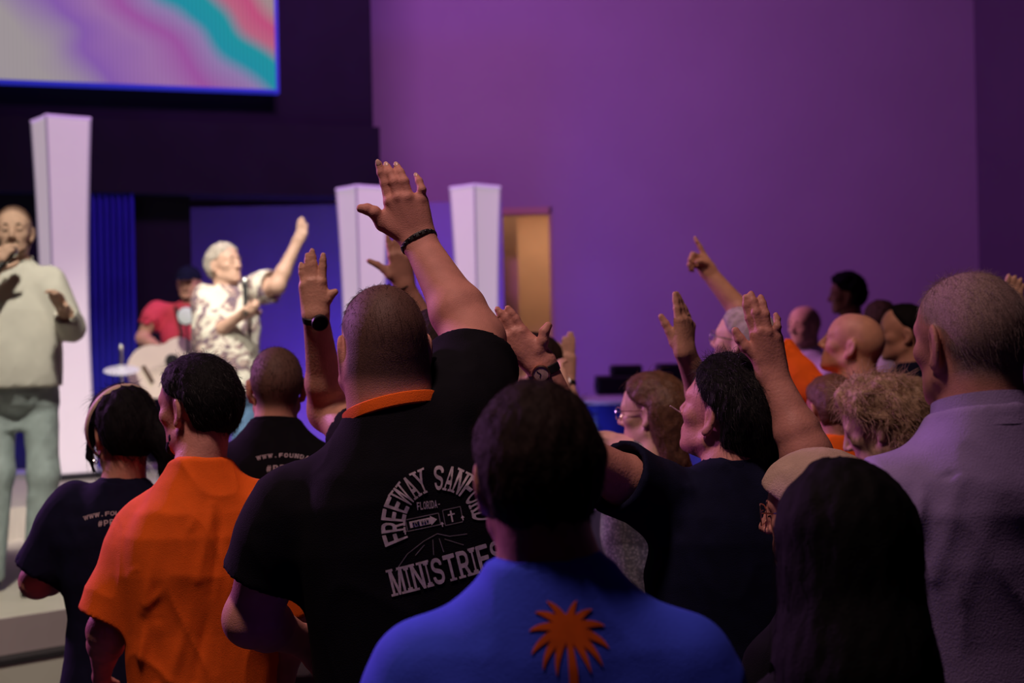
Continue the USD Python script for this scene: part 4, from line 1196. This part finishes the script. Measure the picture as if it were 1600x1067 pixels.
def eyeglasses(p, mat_='metal_dark', r=.021):
    L, M = p['L'], p['M']; out = []
    for x in (-1, 1):
        c = L(x * .032, .108, .002)
        out.append(tube([c + M @ np.array([r * 1.15 * math.cos(a), -.006 * abs(math.cos(a)), r * .9 * math.sin(a)]) for a in np.linspace(0, 6.283, 25)], .0016, 6))
        out.append(tube([L(x * .055, .103, .008), L(x * .080, .070, .010), L(x * .080, -.010, .014)], .0016, 6))
    out.append(tube([L(-.010, .112, .006), L(.010, .112, .006)], .0016, 6))
    return part('eyeglasses', cat(*out), mat_, p['t'])


eyeglasses(p, 'metal_silver')

# --- bald man in orange pointing up, right of centre
d = 5.2
zp = lambda x, y, n=0: (900 + x / 2.81, 340 + y / 2.81, n)
hp = fingers(5.35, index=[zp(566, 172), zp(545, 130), zp(530, 105), zp(522, 88)], middle=[zp(540, 172, .01), zp(512, 160, .03), zp(500, 185, .04), zp(515, 200, .03)], ring=[zp(545, 195, .01), zp(508, 185, .03), zp(495, 208, .04), zp(512, 220, .03)], little=[zp(552, 215, .01), zp(515, 212, .03), zp(500, 228, .035), zp(516, 236, .03)],
             thumb=[zp(590, 225, .02), zp(570, 200, .035), zp(548, 192, .045), zp(530, 195, .05)])
p = person('bald', 'bald man in orange t-shirt looking up, arm raised with one finger pointing', (1330, 540), d, s=.98, yaw=30, hyaw=38, hpitch=18, nd=.165, nb=.02, skin='skin_tan', neck=1.1,
           top=dict(mat='cloth_orange', sleeve=.62, wr=.005), trousers='denim_dark', eyes=True,
           arms=dict(L=dict(S=at(1262, 612, d), E=at(1178, 512, d + .10), W=at(1106, 424, d + .14), fingers=hp, hs=1.0, k=1.05)))

# --- grey-haired man in front of the pointing arm
d = 4.93
p = person('grey', 'grey-haired man looking up, half hidden behind the dark raised hand', (1160, 536), d, s=.98, yaw=20, hyaw=36, hpitch=14, nd=.17, skin='skin_pale', top=dict(mat='cloth_charcoal', sleeve=.7), eyes=True)
add_hair(p, 'hair_grey', t=.008, n=500, length=.015, width=.0014, amp=.005, seed=24, nape=-.065)
eyeglasses(p, 'metal_silver')

# --- man in glasses facing left beyond the watch hand, with his own raised hand and watch
d = 5.5
hq = fingers(5.5, thumb=[(872, 566), (870, 556), (870, 546), (871, 536)], index=[(879, 556), (880, 540), (881, 527)], middle=[(885, 555), (887, 536), (889, 520)], ring=[(890, 556), (893, 537), (894, 520)], little=[(895, 558), (896, 543), (897, 528)])
p = person('lit', 'dark-haired man in glasses facing left, pale face lit violet, raised hand with silver watch', (829, 570), d, s=.98, yaw=40, hyaw=40, hpitch=4, nd=.17, skin='skin_pale', top=dict(mat='cloth_charcoal', sleeve=.7), eyes=True,
           arms=dict(R=dict(S=at(870, 680, d), E=at(898, 690, d - .1), W=at(886, 596, d), fingers=hq, hs=.95)))
add_hair(p, 'hair_dark_brown', t=.010, n=500, length=.015, width=.0014, amp=.006, seed=26, nape=-.07)
eyeglasses(p)
wristwatch(p, 'R', .012, (-.2, -1, .1), 'rubber_black', 'metal_silver', 'metal_silver', .031, .026, .020, label='silver watch')

# --- far people by the purple wall
p = person('farpink', 'bald man in blue shirt standing against the far purple wall', (1256, 510), 8.5, s=1.0, yaw=128, nd=.17, skin='skin_pale', top=dict(kind='shirt', mat='cloth_lilac', sleeve=1.9, wr=.004), trousers='denim_dark', eyes=True)
p = person('farcurly', 'man with black curly hair rising above the bald man', (1321, 462), 8.9, s=.95, yaw=80, nd=.17, skin='skin_brown', top=dict(mat='cloth_charcoal', sleeve=.7), eyes=True)
add_hair(p, 'hair_black', t=.028, amp=.020, seed=28, nape=-.07, top=.012, freq=70)
d = 6.2
p = person('navyface', 'tanned man with receding dark hair facing left beside the old man, dark shirt', (1411, 522), d, s=1.0, yaw=60, hyaw=20, hpitch=2, nd=.17, skin='skin_tan', top=dict(mat='cloth_navy', sleeve=.7), eyes=True)
add_hair(p, 'hair_black', t=.012, n=300, length=.015, width=.0016, amp=.008, seed=30, line=([-.12, -.06, -.03, -.005, .022, .036, .05, .075, .10, .13], [-.035, -.035, -.035, -.03, -.02, .02, .03, .045, .055, .06]))
p = person('lilac', 'dark-haired person in pale lilac shirt between the bald man and the tanned man', (1376, 508), 7.2, s=.95, yaw=10, nd=.17, skin='skin_tan', top=dict(kind='shirt', mat='cloth_lilac', sleeve=1.9, wr=.004))
add_hair(p, 'hair_dark_brown', t=.014, amp=.008, seed=31)

# --- short brown-haired person in orange
p = person('brown', 'short person with smooth brown hair and orange collar, left of the blonde curls', (1298, 640), 4.5, s=.87, yaw=6, hyaw=10, nd=.125, build='woman', skin='skin_ruddy', top=dict(mat='cloth_orange', sleeve=.7))
add_hair(p, 'hair_brown', t=.010, n=800, length=.022, width=.0012, amp=.006, seed=33, nape=-.075)

# --- woman with blonde curls leaning left
d = 3.9
p = person('curls', 'woman with short tousled blonde curls, head bowed to the left', (1374, 668), d, s=.94, yaw=30, hyaw=35, hpitch=-18, nd=.16, nb=.01, build='woman', w=.9, skin='skin_pale', top=dict(mat='cloth_charcoal', sleeve=.8))
add_hair(p, 'hair_blonde', t=.030, n=7000, length=.055, width=.0013, amp=.030, seed=35, nape=-.075, top=.008, back=.03, freq=42, jit=.55)

# --- tall old man in lavender shirt, right edge
d = 2.5
p = person('old', 'tall white-haired old man in lavender button shirt at the right edge', (1513, 536), d, s=1.02, yaw=6, hyaw=14, hpitch=2, nd=.150, nb=.03, nshift=(.012, 0), build='man', w=1.06, dp=1.05, skin='skin_ruddy', neck=1.14, headkw=dict(ears=1.15, jaw=1.05), stubble=(-.062, .040, .85, '_white_cropped'),
           top=dict(kind='shirt', mat='cloth_lavender', sleeve=1.9, wr=.006, hem=.80, fit=1.06, loose=1.1, folds=[(at(1375, 722, d - .12), at(1455, 745, d - .14), -.006, .006), (at(1455, 745, d - .14), at(1610, 735, d - .14), -.006, .006), (at(1500, 750, d - .14), at(1460, 900, d - .14), .012, .014), (at(1440, 760, d - .14), at(1432, 860, d - .14), .010, .012), (at(1555, 760, d - .14), at(1500, 930, d - .14), .010, .016)]))
add_hair(p, 'hair_white', t=.0015, n=9000, length=.022, width=.0005, amp=.001, seed=37, nape=-.055, freq=60, scruff=500, shell=False)

# --- person in beige cap and the black-haired woman before them
d = 2.85
p = person('cap', 'person in beige cloth cap and glasses facing left, earring glinting, half hidden by black hair', (1274, 802), d, s=.96, yaw=30, hyaw=38, hpitch=-2, nd=.17, build='woman', skin='skin_ruddy', top=dict(mat='cloth_black', sleeve=.8), eyes=True)
add_hair(p, 'hair_dark_brown', t=.008, amp=.006, seed=39, nape=-.10)
L, M, s = p['L'], p['M'], p['s']
cf = Field(); cf.ell(L(0, -.010, .040), M, (.100, .119, .094), k=.02)
cf.fn(lambda P: (-((P - p['H']) @ M)[..., 2] + .004 + .55 * ((P - p['H']) @ M)[..., 1]), k=.006, op='i')
cm = displace(cf.mesh(.005), lambda V: .003 * (meshkit.fbm(V * 60, 2, 4) - .5))
cp_ = part('cap', cm, 'cap_beige', p['t'], 'beige cloth cap', smooth=True)
cR = M @ rot(0, math.degrees(math.atan(.55)))
part('cap_band', band(L(0, -.018, .004), cR[:, 0], cR[:, 1], cR[:, 2], .092, .118, .010, .003), 'cap_beige', cp_)
for k in range(6):
    a = k * math.pi / 3 + .3; pts = []
    for b in np.linspace(.0, 1.55, 14):
        q = np.array([.101 * math.sin(a) * math.cos(b), -.010 + .120 * math.cos(a) * math.cos(b), .040 + .095 * math.sin(b)])
        if q[2] > .008 + .55 * q[1]:
            pts.append(L(*q))
    part('cap_seam', tube(pts, .0018, 5), 'cap_beige', cp_)
eyeglasses(p, 'metal_rose', .024)
e = trimesh.creation.icosphere(2, .005); e.apply_translation(L(-.083, -.004, -.042)); part('earring', e, 'metal_silver', p['t'])

d = 2.14
p = person('blackhair', 'woman with very long straight black hair in dark sweatshirt, bottom right foreground', (1316, 848), d, s=.88, yaw=0, hyaw=4, nd=.17, build='woman', w=1.1, skin='skin_tan', top=dict(kind='hoodie', mat='cloth_charcoal', sleeve=1.9, wr=.005, collar=False))
def verylong(G, L, M, s):
    G.cone(L(0, -.035, .01), L(0, -.075, -.20), .090, .104, k=.05).cone(L(0, -.075, -.20), L(0, -.090, -.42), .104, .080, k=.05)
    for x in (-1, 1):
        G.cone(L(x * .036, -.02, .02), L(x * .058, -.05, -.24), .056, .054, k=.05).cone(L(x * .058, -.05, -.24), L(x * .052, -.06, -.42), .054, .035, k=.05)
def nocut(*a): pass
add_hair(p, 'hair_black', t=.020, n=3000, length=.10, width=.0009, amp=.007, seed=41, nape=-.10, top=.004, extra=verylong, res=.0065, freq=40, jit=.10, flow=lambda P, nr: np.array([0, 0, -1.0]) + nr * .12)

# --- person behind the old man's head
d = 4.65
ha = fingers(4.65, thumb=[(1566, 462), (1562, 452), (1562, 444)], index=[(1572, 452), (1574, 440), (1576, 430)], middle=[(1579, 452), (1583, 440), (1586, 432)], ring=[(1586, 454), (1591, 444), (1595, 436)], little=[(1592, 458), (1597, 450), (1600, 444)])
p = person('behind', 'person in black jacket hidden behind the old man, one hand raised', (1545, 560), d, s=.95, yaw=10, nd=.16, skin='skin_pale', top=dict(kind='shirt', mat='cloth_black', sleeve=1.55, wr=.004), arms=dict(R=dict(S=at(1618, 640, d), E=at(1640, 590, d + .12), W=at(1584, 474, d), fingers=ha, hs=.95)))
add_hair(p, 'hair_dark_brown', t=.010, amp=.006, seed=43)


# ------------------------------------------------------------------ on the stage
# --- speaker in white shirt, left edge
d = 7.15
p = person('speaker', 'bearded man in untucked white shirt and pale jeans speaking into a microphone on the stage', (22, 364), d, s=1.11, legs={-1: (at(68, 740, d), at(56, 893, d) * [1, 1, 0] + [0, 0, DECK + .075]), 1: (at(-2, 740, d), at(-14, 893, d) * [1, 1, 0] + [0, 0, DECK + .075])}, yaw=184, hyaw=10, hpitch=4, nd=.175, nb=.02, build='big', w=.92, dp=.85, skin='skin_pale', stubble=(-.06, .03, .8), ground=DECK, tw=.86, trousers='denim_light', eyes=True,
           top=dict(kind='shirt', mat='cloth_white', sleeve=1.70, wr=.006, hem=.60, loose=1.08, waist=-.50),
           arms=dict(L=dict(S=at(78, 440, d), E=at(112, 512, d - .02), W=at(96, 478, d - .20), curl=.35, palm=(-.3, .3, -1), k=1.05),
                     R=dict(S=at(-38, 438, d), E=at(-56, 512, d - .10), W=at(-12, 424, d - .22), curl=.95, palm=(.5, .5, .6), k=1.05)))
add_hair(p, 'hair_brown', t=.003, n=500, length=.010, width=.0016, amp=.002, seed=51, nape=.0, freq=80, line=([-.12, -.06, -.03, -.005, .022, .036, .05, .075, .10, .13], [-.035, -.035, -.035, -.03, -.02, .02, .03, .040, .05, .055]))
def beard_of(p, material, t=.004):
    b = Field(); L, M, s = p['L'], p['M'], p['s']
    for x in (-1, 1):
        b.cone(L(x * .058, .004, -.048), L(x * .028, .066, -.098), .017 * s, .016 * s, k=.02)
    b.ell(L(0, .076, -.102), M, (.024, .019, .021)); b.cone(L(-.026, .087, -.053), L(.026, .087, -.053), .007, .007, k=.006)
    return part('beard', displace(b.mesh(max(p['h'] * .8, .005)), lambda V: .003 * (meshkit.fbm(V * 200, 2, 3) - .5)), material, p['t'], smooth=True)
beard_of(p, 'hair_brown')


def microphone(label, a, b):
    """a handheld microphone from its tail a to the grille b"""
    a, b = np.array(a, float), np.array(b, float); u = unit(b - a); ln = np.linalg.norm(b - a)
    t = thing('handheld_microphone', label, 'microphone', a)
    part('handle', lathe([(0, 0), (.009, 0), (.011, .01), (.0165, ln - .055), (.0175, ln - .05), (0, ln - .05)], a, u, 20), 'rubber_black', t)
    part('grille', lathe([(.017, ln - .05), (.025, ln - .035), (.026, ln - .02), (.021, ln - .005), (.010, ln + .002), (0, ln + .003)], a, u, 24), 'metal_silver', t)
    part('ring', band(a + u * (ln - .048), *frame_of(u), .0185, .0185, .004, .002, 24), 'metal_dark', t)
    return t


microphone('black handheld microphone at the mouth of the bearded man in white', at(-10, 428, d - .30), at(24, 388, d - .19))

# --- singer in floral shirt
d = 8.9
hs_ = fingers(8.85, thumb=[(472, 374), (476, 366), (478, 359)], index=[(466, 362), (466, 352), (468, 342)], middle=[(470, 362), (471, 350), (472, 340)], ring=[(474, 363), (475, 352), (476, 344)], little=[(477, 366), (479, 357), (480, 350)])
p = person('singer', 'singer in pale floral shirt and blue jeans on the stage, left arm stretched up', (351, 415), d, s=1.08, yaw=196, hyaw=42, hpitch=12, nd=.165, nb=.0, build='man', w=1.0, dp=1.12, skin='skin_pale', ground=TIER, trousers='denim_blue', eyes=True, nres=2.2,
           top=dict(mat='floral', sleeve=.78, hem=.66, wr=.012, loose=1.2, fit=1.05, waist=-.5),
           arms=dict(L=dict(S=at(398, 452, d), E=at(433, 446, d - .10), W=at(464, 380, d - .05), fingers=hs_, hs=1.08, k=1.15, palm=np.array([0, -1, 0])),
                     R=dict(S=at(318, 462, d), E=at(336, 520, d - .10), W=at(376, 494, d - .24), curl=.95, palm=(0, .6, .6), k=1.05)))
add_hair(p, 'hair_sandy', t=.009, n=900, length=.03, width=.0022, amp=.010, seed=53, nape=-.085, top=.006)
microphone('dark handheld microphone held up by the singer in the floral shirt', at(384, 492, d - .30), at(383, 434, d - .22))

# --- guitarist
d = 11.2
p = person('guitarist', 'bearded guitarist in red t-shirt and dark cap at the back of the stage', (295, 444), d, s=1.12, yaw=172, hyaw=6, hpitch=-2, nd=.175, nb=.01, build='man', w=1.14, skin='skin_tan', ground=TIER, trousers='denim_dark', eyes=True, nres=2.2,
           top=dict(mat='cloth_red', sleeve=.62, hem=.62, wr=.006, loose=1.1),
           arms=dict(R=dict(S=at(244, 484, d), E=at(222, 528, d - .06), W=at(262, 552, d - .26), palm=(.3, 1, 0), k=1.05), L=dict(S=at(326, 482, d), E=at(342, 528, d - .06), W=at(338, 520, d - .30), palm=(-.2, 0, 1), curl=.8, k=1.05)))
beard_of(p, 'hair_black')
L, M, s = p['L'], p['M'], p['s']
cf = Field(); cf.ell(L(0, -.008, .045), M, np.array([.088, .108, .088]) * s, k=.02)
cf.fn(lambda P: (.034 - ((P - p['H']) @ M)[..., 2]), k=.006, op='i')
cp_ = part('cap', cf.mesh(.010), 'cloth_navy', p['t'], 'dark cap', smooth=True)
br_ = Field(); br_.ell(L(0, .110, .040), M @ rot(0, -8), (.074, .075, .008))
part('cap_brim', br_.mesh(.008), 'cloth_navy', cp_, smooth=True)
# guitar: body with waist, sound hole, bridge, neck with frets, head with pegs
mat('guitar_top', (.80, .70, .58), .3, .06, 5)
gc = at(258, 570, d - .40); gx = unit(at(345, 520, d - .36) - gc); gz = unit(np.cross(gx, [0, -1, 0])); gn = np.cross(gx, gz); gn = gn if gn[1] < 0 else -gn
gt = thing('guitar', 'pale acoustic guitar played by the man in the red t-shirt', 'guitar', gc)
from shapely.geometry import Point
from shapely.ops import unary_union
from shapely import affinity
outl = unary_union([affinity.scale(Point(-.10, 0).buffer(1, 24), .20, .21), affinity.scale(Point(.13, 0).buffer(1, 24), .14, .15), affinity.scale(Point(.02, 0).buffer(1, 24), .16, .155)]).buffer(.03).buffer(-.03)
gb = trimesh.creation.extrude_polygon(outl, .10, engine='earcut'); gb.apply_translation((0, 0, -.10))
gy = np.cross(gn, gx)
G_ = lambda m_: orient(m_, gx, gy, gn, gc)
gbody = part('guitar_body', G_(gb), 'wood_dark', gt, smooth=30)
tp = trimesh.creation.extrude_polygon(outl.buffer(-.004), .004, engine='earcut'); part('soundboard', G_(tp), 'guitar_top', gbody, smooth=False)
part('sound_hole', G_(lathe([(0, .006), (.048, .006), (.052, .004)], (.06, 0, 0), (0, 0, 1), 28)), 'rubber_black', gbody)
part('bridge', G_(boxm((-.16, -.075, .003), (-.13, .075, .016), .003)), 'wood_dark', gbody, smooth=False)
nk = part('guitar_neck', G_(boxm((.24, -.026, -.016), (.66, .026, .012), .005)), 'wood_dark', gt, smooth=False)
for k in range(12):
    x = .26 + .38 * (1 - 2 ** (-k / 12)) * 1.9
    part('fret', G_(boxm((x, -.025, .011), (x + .003, .025, .014))), 'metal_silver', nk, smooth=False)
hd = part('guitar_head', G_(boxm((.66, -.036, -.016), (.82, .036, .004), .005)), 'wood_dark', gt, smooth=False)
for k in range(6):
    y = .045 * (1 if k % 2 else -1); part('tuning_peg', G_(lathe([(0, -.012), (.008, -.012), (.008, .012), (0, .012)], (.69 + .045 * (k // 2), y, -.006), (0, 1, 0), 10, (0, 0, 1))), 'metal_silver', hd)
for k in range(6):
    y = -.021 + .0084 * k; part('string', G_(tube([[-.145, y, .016], [.68, y, .017]], .0009, 5)), 'metal_silver', gt)
sx_ = [p['N'] + p['Rv'] * .08 + p['Fv'] * .10, p['N'] + p['Fv'] * .17 - p['Uv'] * .22, G_(trimesh.Trimesh([[.2, .14, -.05]], [], process=False)).vertices[0]]
part('strap', tube(sx_, .014, 6), 'leather_dark', gt)


# ------------------------------------------------------------------ lettering and prints on the shirts
SERIF = {'F': '', 'R': 'b0 b1', 'W': 't0 t1', 'A': 'b0 b1', 'Y': 't0 t1 b.5', 'N': 't0 b0 t1', 'M': 'b0 b1 t0 t1', 'I': 't.5 b.5', 'T': 'b.5', 'E': '', 'S': '', 'D': '', 'O': '', 'L': ''}


def letter(ch, hgt, wid, serif=True):
    if ch == '.':
        return boxm((wid * .3, 0, 0), (wid * .6, hgt * .2, .0008)), wid
    g = meshkit.text_mesh(ch, hgt, depth=.0008, bold=True)
    b = g.bounds; v = np.array(g.vertices)
    wd = max(b[1, 0] - b[0, 0], 1e-6)
    tgt = wid * (.42 if ch == 'I' else 1.18 if ch in 'MW' else 1.0)
    v[:, 0] = (v[:, 0] - b[0, 0]) / wd * tgt; v[:, 1] -= b[0, 1]; v[:, 1] *= hgt / (b[1, 1] - b[0, 1])
    ms = [trimesh.Trimesh(v, g.faces, process=False)]
    if serif:
        sw, sh = wid * .30, hgt * .085
        for q in SERIF.get(ch, '').split():
            y = 0 if q[0] == 'b' else hgt - sh; f = float(q[1:]); x = f * tgt
            x = x + (wid * .12 if f == 0 else -wid * .12 if f == 1 else 0)
            ms.append(boxm((x - sw, y, 0), (x + sw, y + sh, .0008)))
    return cat(*ms), tgt


def word(text, hgt, wid, gap, serif=True):
    x, out = 0, []
    for ch in text:
        if ch == ' ':
            x += wid * .6; continue
        m_, w_ = letter(ch, hgt, wid, serif); m_.apply_translation((x, 0, 0)); out.append(m_); x += w_ + gap
    m_ = cat(*out); m_.apply_translation((-(x - gap) / 2, 0, 0)); return m_


def arc_word(text, hgt, wid, gap, r, a0, a1):
    ws = [wid * (.6 if c == ' ' else .42 if c == 'I' else 1.18 if c in 'MW' else 1.0) for c in text]
    tot = sum(ws) + gap * (len(text) - 1); out, x = [], 0
    for ch, w_ in zip(text, ws):
        a = math.radians(a0 + (a1 - a0) * (x + w_ / 2) / tot); x += w_ + gap
        if ch == ' ':
            continue
        m_, q = letter(ch, hgt, wid); v = np.array(m_.vertices); v[:, 0] -= q / 2
        v[:, 0] *= (r + v[:, 1]) / (r + hgt * .5)
        c, s_ = math.cos(a - math.pi / 2), math.sin(a - math.pi / 2)
        X = v[:, 0] * c - (v[:, 1] + r) * s_; Y = v[:, 0] * s_ + (v[:, 1] + r) * c
        out.append(trimesh.Trimesh(np.column_stack([X, Y, v[:, 2]]), m_.faces, process=False))
    return cat(*out)


def bar(a, b, w):
    a, b = np.array(a, float), np.array(b, float); u = unit(b - a); n = np.array([-u[1], u[0]]) * w / 2
    V = np.array([[*(a - n), 0], [*(b - n), 0], [*(b + n), 0], [*(a + n), 0]]); return trimesh.Trimesh(V, [[0, 1, 2], [0, 2, 3]], process=False)


def poly2(pts):
    from shapely.geometry import Polygon
    m_ = trimesh.creation.extrude_polygon(Polygon(pts), .0006, engine='earcut'); return m_


def moved(m_, x, y, a=0):
    c, s_ = math.cos(math.radians(a)), math.sin(math.radians(a)); v = np.array(m_.vertices)
    return trimesh.Trimesh(np.column_stack([v[:, 0] * c - v[:, 1] * s_ + x, v[:, 0] * s_ + v[:, 1] * c + y, v[:, 2]]), m_.faces, process=False)


def skin_depth(p, px, py):
    """how far from the camera the shirt is where the print's origin lies"""
    q = np.array(p['shirt'].vertices) - EYE
    y = q @ FWD; X = 800 + q @ RIGHT / y * FPX; Y = 533.5 - q @ UPV / y * FPX
    n = np.hypot(X - px, Y - py); return float(np.median(np.sort(y[np.argsort(n)[:60]])[:12]))


def print_on(p, name, m_, px, py, tilt, material, label=None, size=.010, lift=.0010):
    """(px, py): where the print's own origin sits on the shirt in the photograph; tilt: its slant on the cloth, anticlockwise"""
    t = math.radians(tilt); U0, V0 = RIGHT, UPV
    U = U0 * math.cos(t) + V0 * math.sin(t); V = -U0 * math.sin(t) + V0 * math.cos(t)
    O = at(px, py, skin_depth(p, px, py))
    return part(name, conform(p, m_, O, U, V, -FWD, lift, size), material, p['shirt_prim'], label, smooth=False)


p = PEOPLE['big']; k = skin_depth(p, 686, 818) / FPX                                   # metres per pixel on his back
print_on(p, 'arched_lettering', arc_word('FREEWAY SANFORD', 38 * k, 14.5 * k, 3.2 * k, 52 * k, 203, 3), 686, 818, 0, 'print_white', 'FREEWAY SANFORD in an arch')
print_on(p, 'lower_lettering', moved(word('MINISTRIES', 42 * k, 18 * k, 3.0 * k), 92 * k, 0), 613, 932, 14, 'print_white', 'MINISTRIES')
print_on(p, 'small_lettering', word('FLORIDA', 12 * k, 4.0 * k, .9 * k, False), 668, 795, 6, 'print_white', 'FLORIDA')
print_on(p, 'small_dash', cat(bar((-16 * k, 5 * k), (-13 * k, 5 * k), 1.5 * k), bar((17 * k, 5 * k), (20 * k, 5 * k), 1.5 * k)), 668, 795, 6, 'print_white')
W_, H_ = 52 * k, 18 * k
sign = [bar((0, 0), (W_, 0), 1.4 * k), bar((0, H_), (W_, H_), 1.4 * k), bar((0, 0), (0, H_), 1.4 * k), bar((W_, 0), (W_, H_), 1.4 * k)]
print_on(p, 'sign_outline', cat(*sign), 637, 830, 11, 'print_grey')
arrow = poly2([(5 * k, 4 * k), (38 * k, 4 * k), (38 * k, 1.5 * k), (48 * k, 9 * k), (38 * k, 16.5 * k), (38 * k, 14 * k), (5 * k, 14 * k)])
print_on(p, 'arrow', arrow, 637, 830, 11, 'print_white', 'arrow with ONE WAY on it')
print_on(p, 'arrow_lettering', moved(word('ONE WAY', 6 * k, 3.2 * k, .7 * k, False), 22 * k, 6 * k), 637, 830, 11, 'cloth_black', 'ONE WAY', lift=.0022)
W2, H2 = 28 * k, 24 * k
sign2 = [bar((0, 0), (W2, 0), 1.2 * k), bar((0, H2), (W2, H2), 1.2 * k), bar((0, 0), (0, H2), 1.2 * k), bar((W2, 0), (W2, H2), 1.2 * k)]
print_on(p, 'sign_outline', cat(*sign2), 696, 821, 11, 'print_grey')
print_on(p, 'cross', cat(bar((12 * k, 3 * k), (12 * k, 21 * k), 2.6 * k), bar((6.5 * k, 15 * k), (17.5 * k, 15 * k), 2.4 * k)), 696, 821, 11, 'print_white', 'white cross')
for x, y in ((633, 831), (691, 819), (723, 809)):
    print_on(p, 'small_arrow', poly2([(-1 * k, -4 * k), (1 * k, -4 * k), (1 * k, 0), (3 * k, 0), (0, 4 * k), (-3 * k, 0), (-1 * k, 0)]), x, y, 11, 'print_white')
road = [bar(a, b, 1.2 * k) for a, b in (((-70 * k, -42 * k), (-48 * k, -18 * k)), ((-48 * k, -18 * k), (-20 * k, -2 * k)), ((-20 * k, -2 * k), (2 * k, 6 * k)), ((2 * k, 6 * k), (20 * k, -1 * k)), ((20 * k, -1 * k), (48 * k, -2 * k)), ((-6 * k, -2 * k), (-8 * k, -26 * k)), ((4 * k, -2 * k), (8 * k, -24 * k)), ((12 * k, -4 * k), (40 * k, -18 * k)), ((-20 * k, -8 * k), (-36 * k, -22 * k)))]
print_on(p, 'road_drawing', cat(*road), 682, 840, 8, 'print_grey', 'thin drawing of a road')

p = PEOPLE['palm']; k = skin_depth(p, 886, 975) / FPX


def frond(tip, ctrl, w):
    """a leaf from the crown's middle that bends over ctrl to its pointed tip"""
    t = np.linspace(0, 1, 14)[:, None]; c = 2 * t * (1 - t) * np.array(ctrl, float) + t * t * np.array(tip, float)
    d = np.gradient(c, axis=0); d /= np.linalg.norm(d, axis=1)[:, None]; n = np.column_stack([-d[:, 1], d[:, 0]])
    wd = (w * (1 - t ** 2.2) * .5)
    return Polygon(np.vstack([c + n * wd, (c - n * wd)[::-1]])).buffer(.0003)


from shapely.geometry import Polygon
from shapely.ops import unary_union
fr = []
for tip, ctrl in (((-245, 295), (-100, 220)), ((100, 300), (20, 200)), ((-375, 170), (-210, 180)), ((275, 200), (140, 170)), ((-440, -30), (-290, 60)), ((415, 15), (260, 80)),
                  ((-415, -275), (-310, -80)), ((460, -225), (340, -70)), ((-285, -440), (-260, -190)), ((-130, -505), (-150, -230)), ((385, -410), (290, -190)), ((255, -480), (170, -230))):
    fr.append(frond(np.array(tip) / 7.26 * k, np.array(ctrl) / 7.26 * k, 12.5 * k))
trunk = [(-5, -5), (5, -5), (7, -22), (10, -40), (14, -62), (16, -110), (3, -110), (0, -62), (-1, -40), (-3, -22)]
crown = unary_union(fr + [affinity.scale(Point(0, 5 * k).buffer(1, 24), 20 * k, 17 * k)])
def flat(g):
    return cat(*[trimesh.creation.extrude_polygon(q, .0006, engine='earcut') for q in getattr(g, 'geoms', [g])])
print_on(p, 'palm_crown_print', flat(crown), 888, 982, 0, 'print_orange', 'orange palm tree crown', size=.008)
print_on(p, 'palm_trunk_print', flat(Polygon([(x * k, y * k) for x, y in trunk])), 888, 982, 0, 'print_orange', 'orange palm trunk', size=.008)

p = PEOPLE['crop']; k = 4.1 / FPX
print_on(p, 'web_lettering', arc_word('WWW.FOUNDATIONS', 6.0 * k, 5.6 * k, 1.4 * k, 150 * k, 106, 62), 440, 866, -1, 'print_white', 'curved white web address')
print_on(p, 'hash_lettering', word('#PROMISE', 9.5 * k, 7.5 * k, 3 * k, False), 456, 735, 3, 'print_white', '#PROMISE')
p = PEOPLE['pony']; k = 3.75 / FPX
print_on(p, 'web_lettering', arc_word('WWW.FOUNDATIONS', 6.5 * k, 7 * k, 1.3 * k, 150 * k, 106, 60), 180, 950, 4, 'print_white', 'curved white web address')
print_on(p, 'hash_lettering', word('#PROMISE', 9 * k, 7 * k, 2.5 * k, False), 188, 818, 8, 'print_white', '#PROMISE')
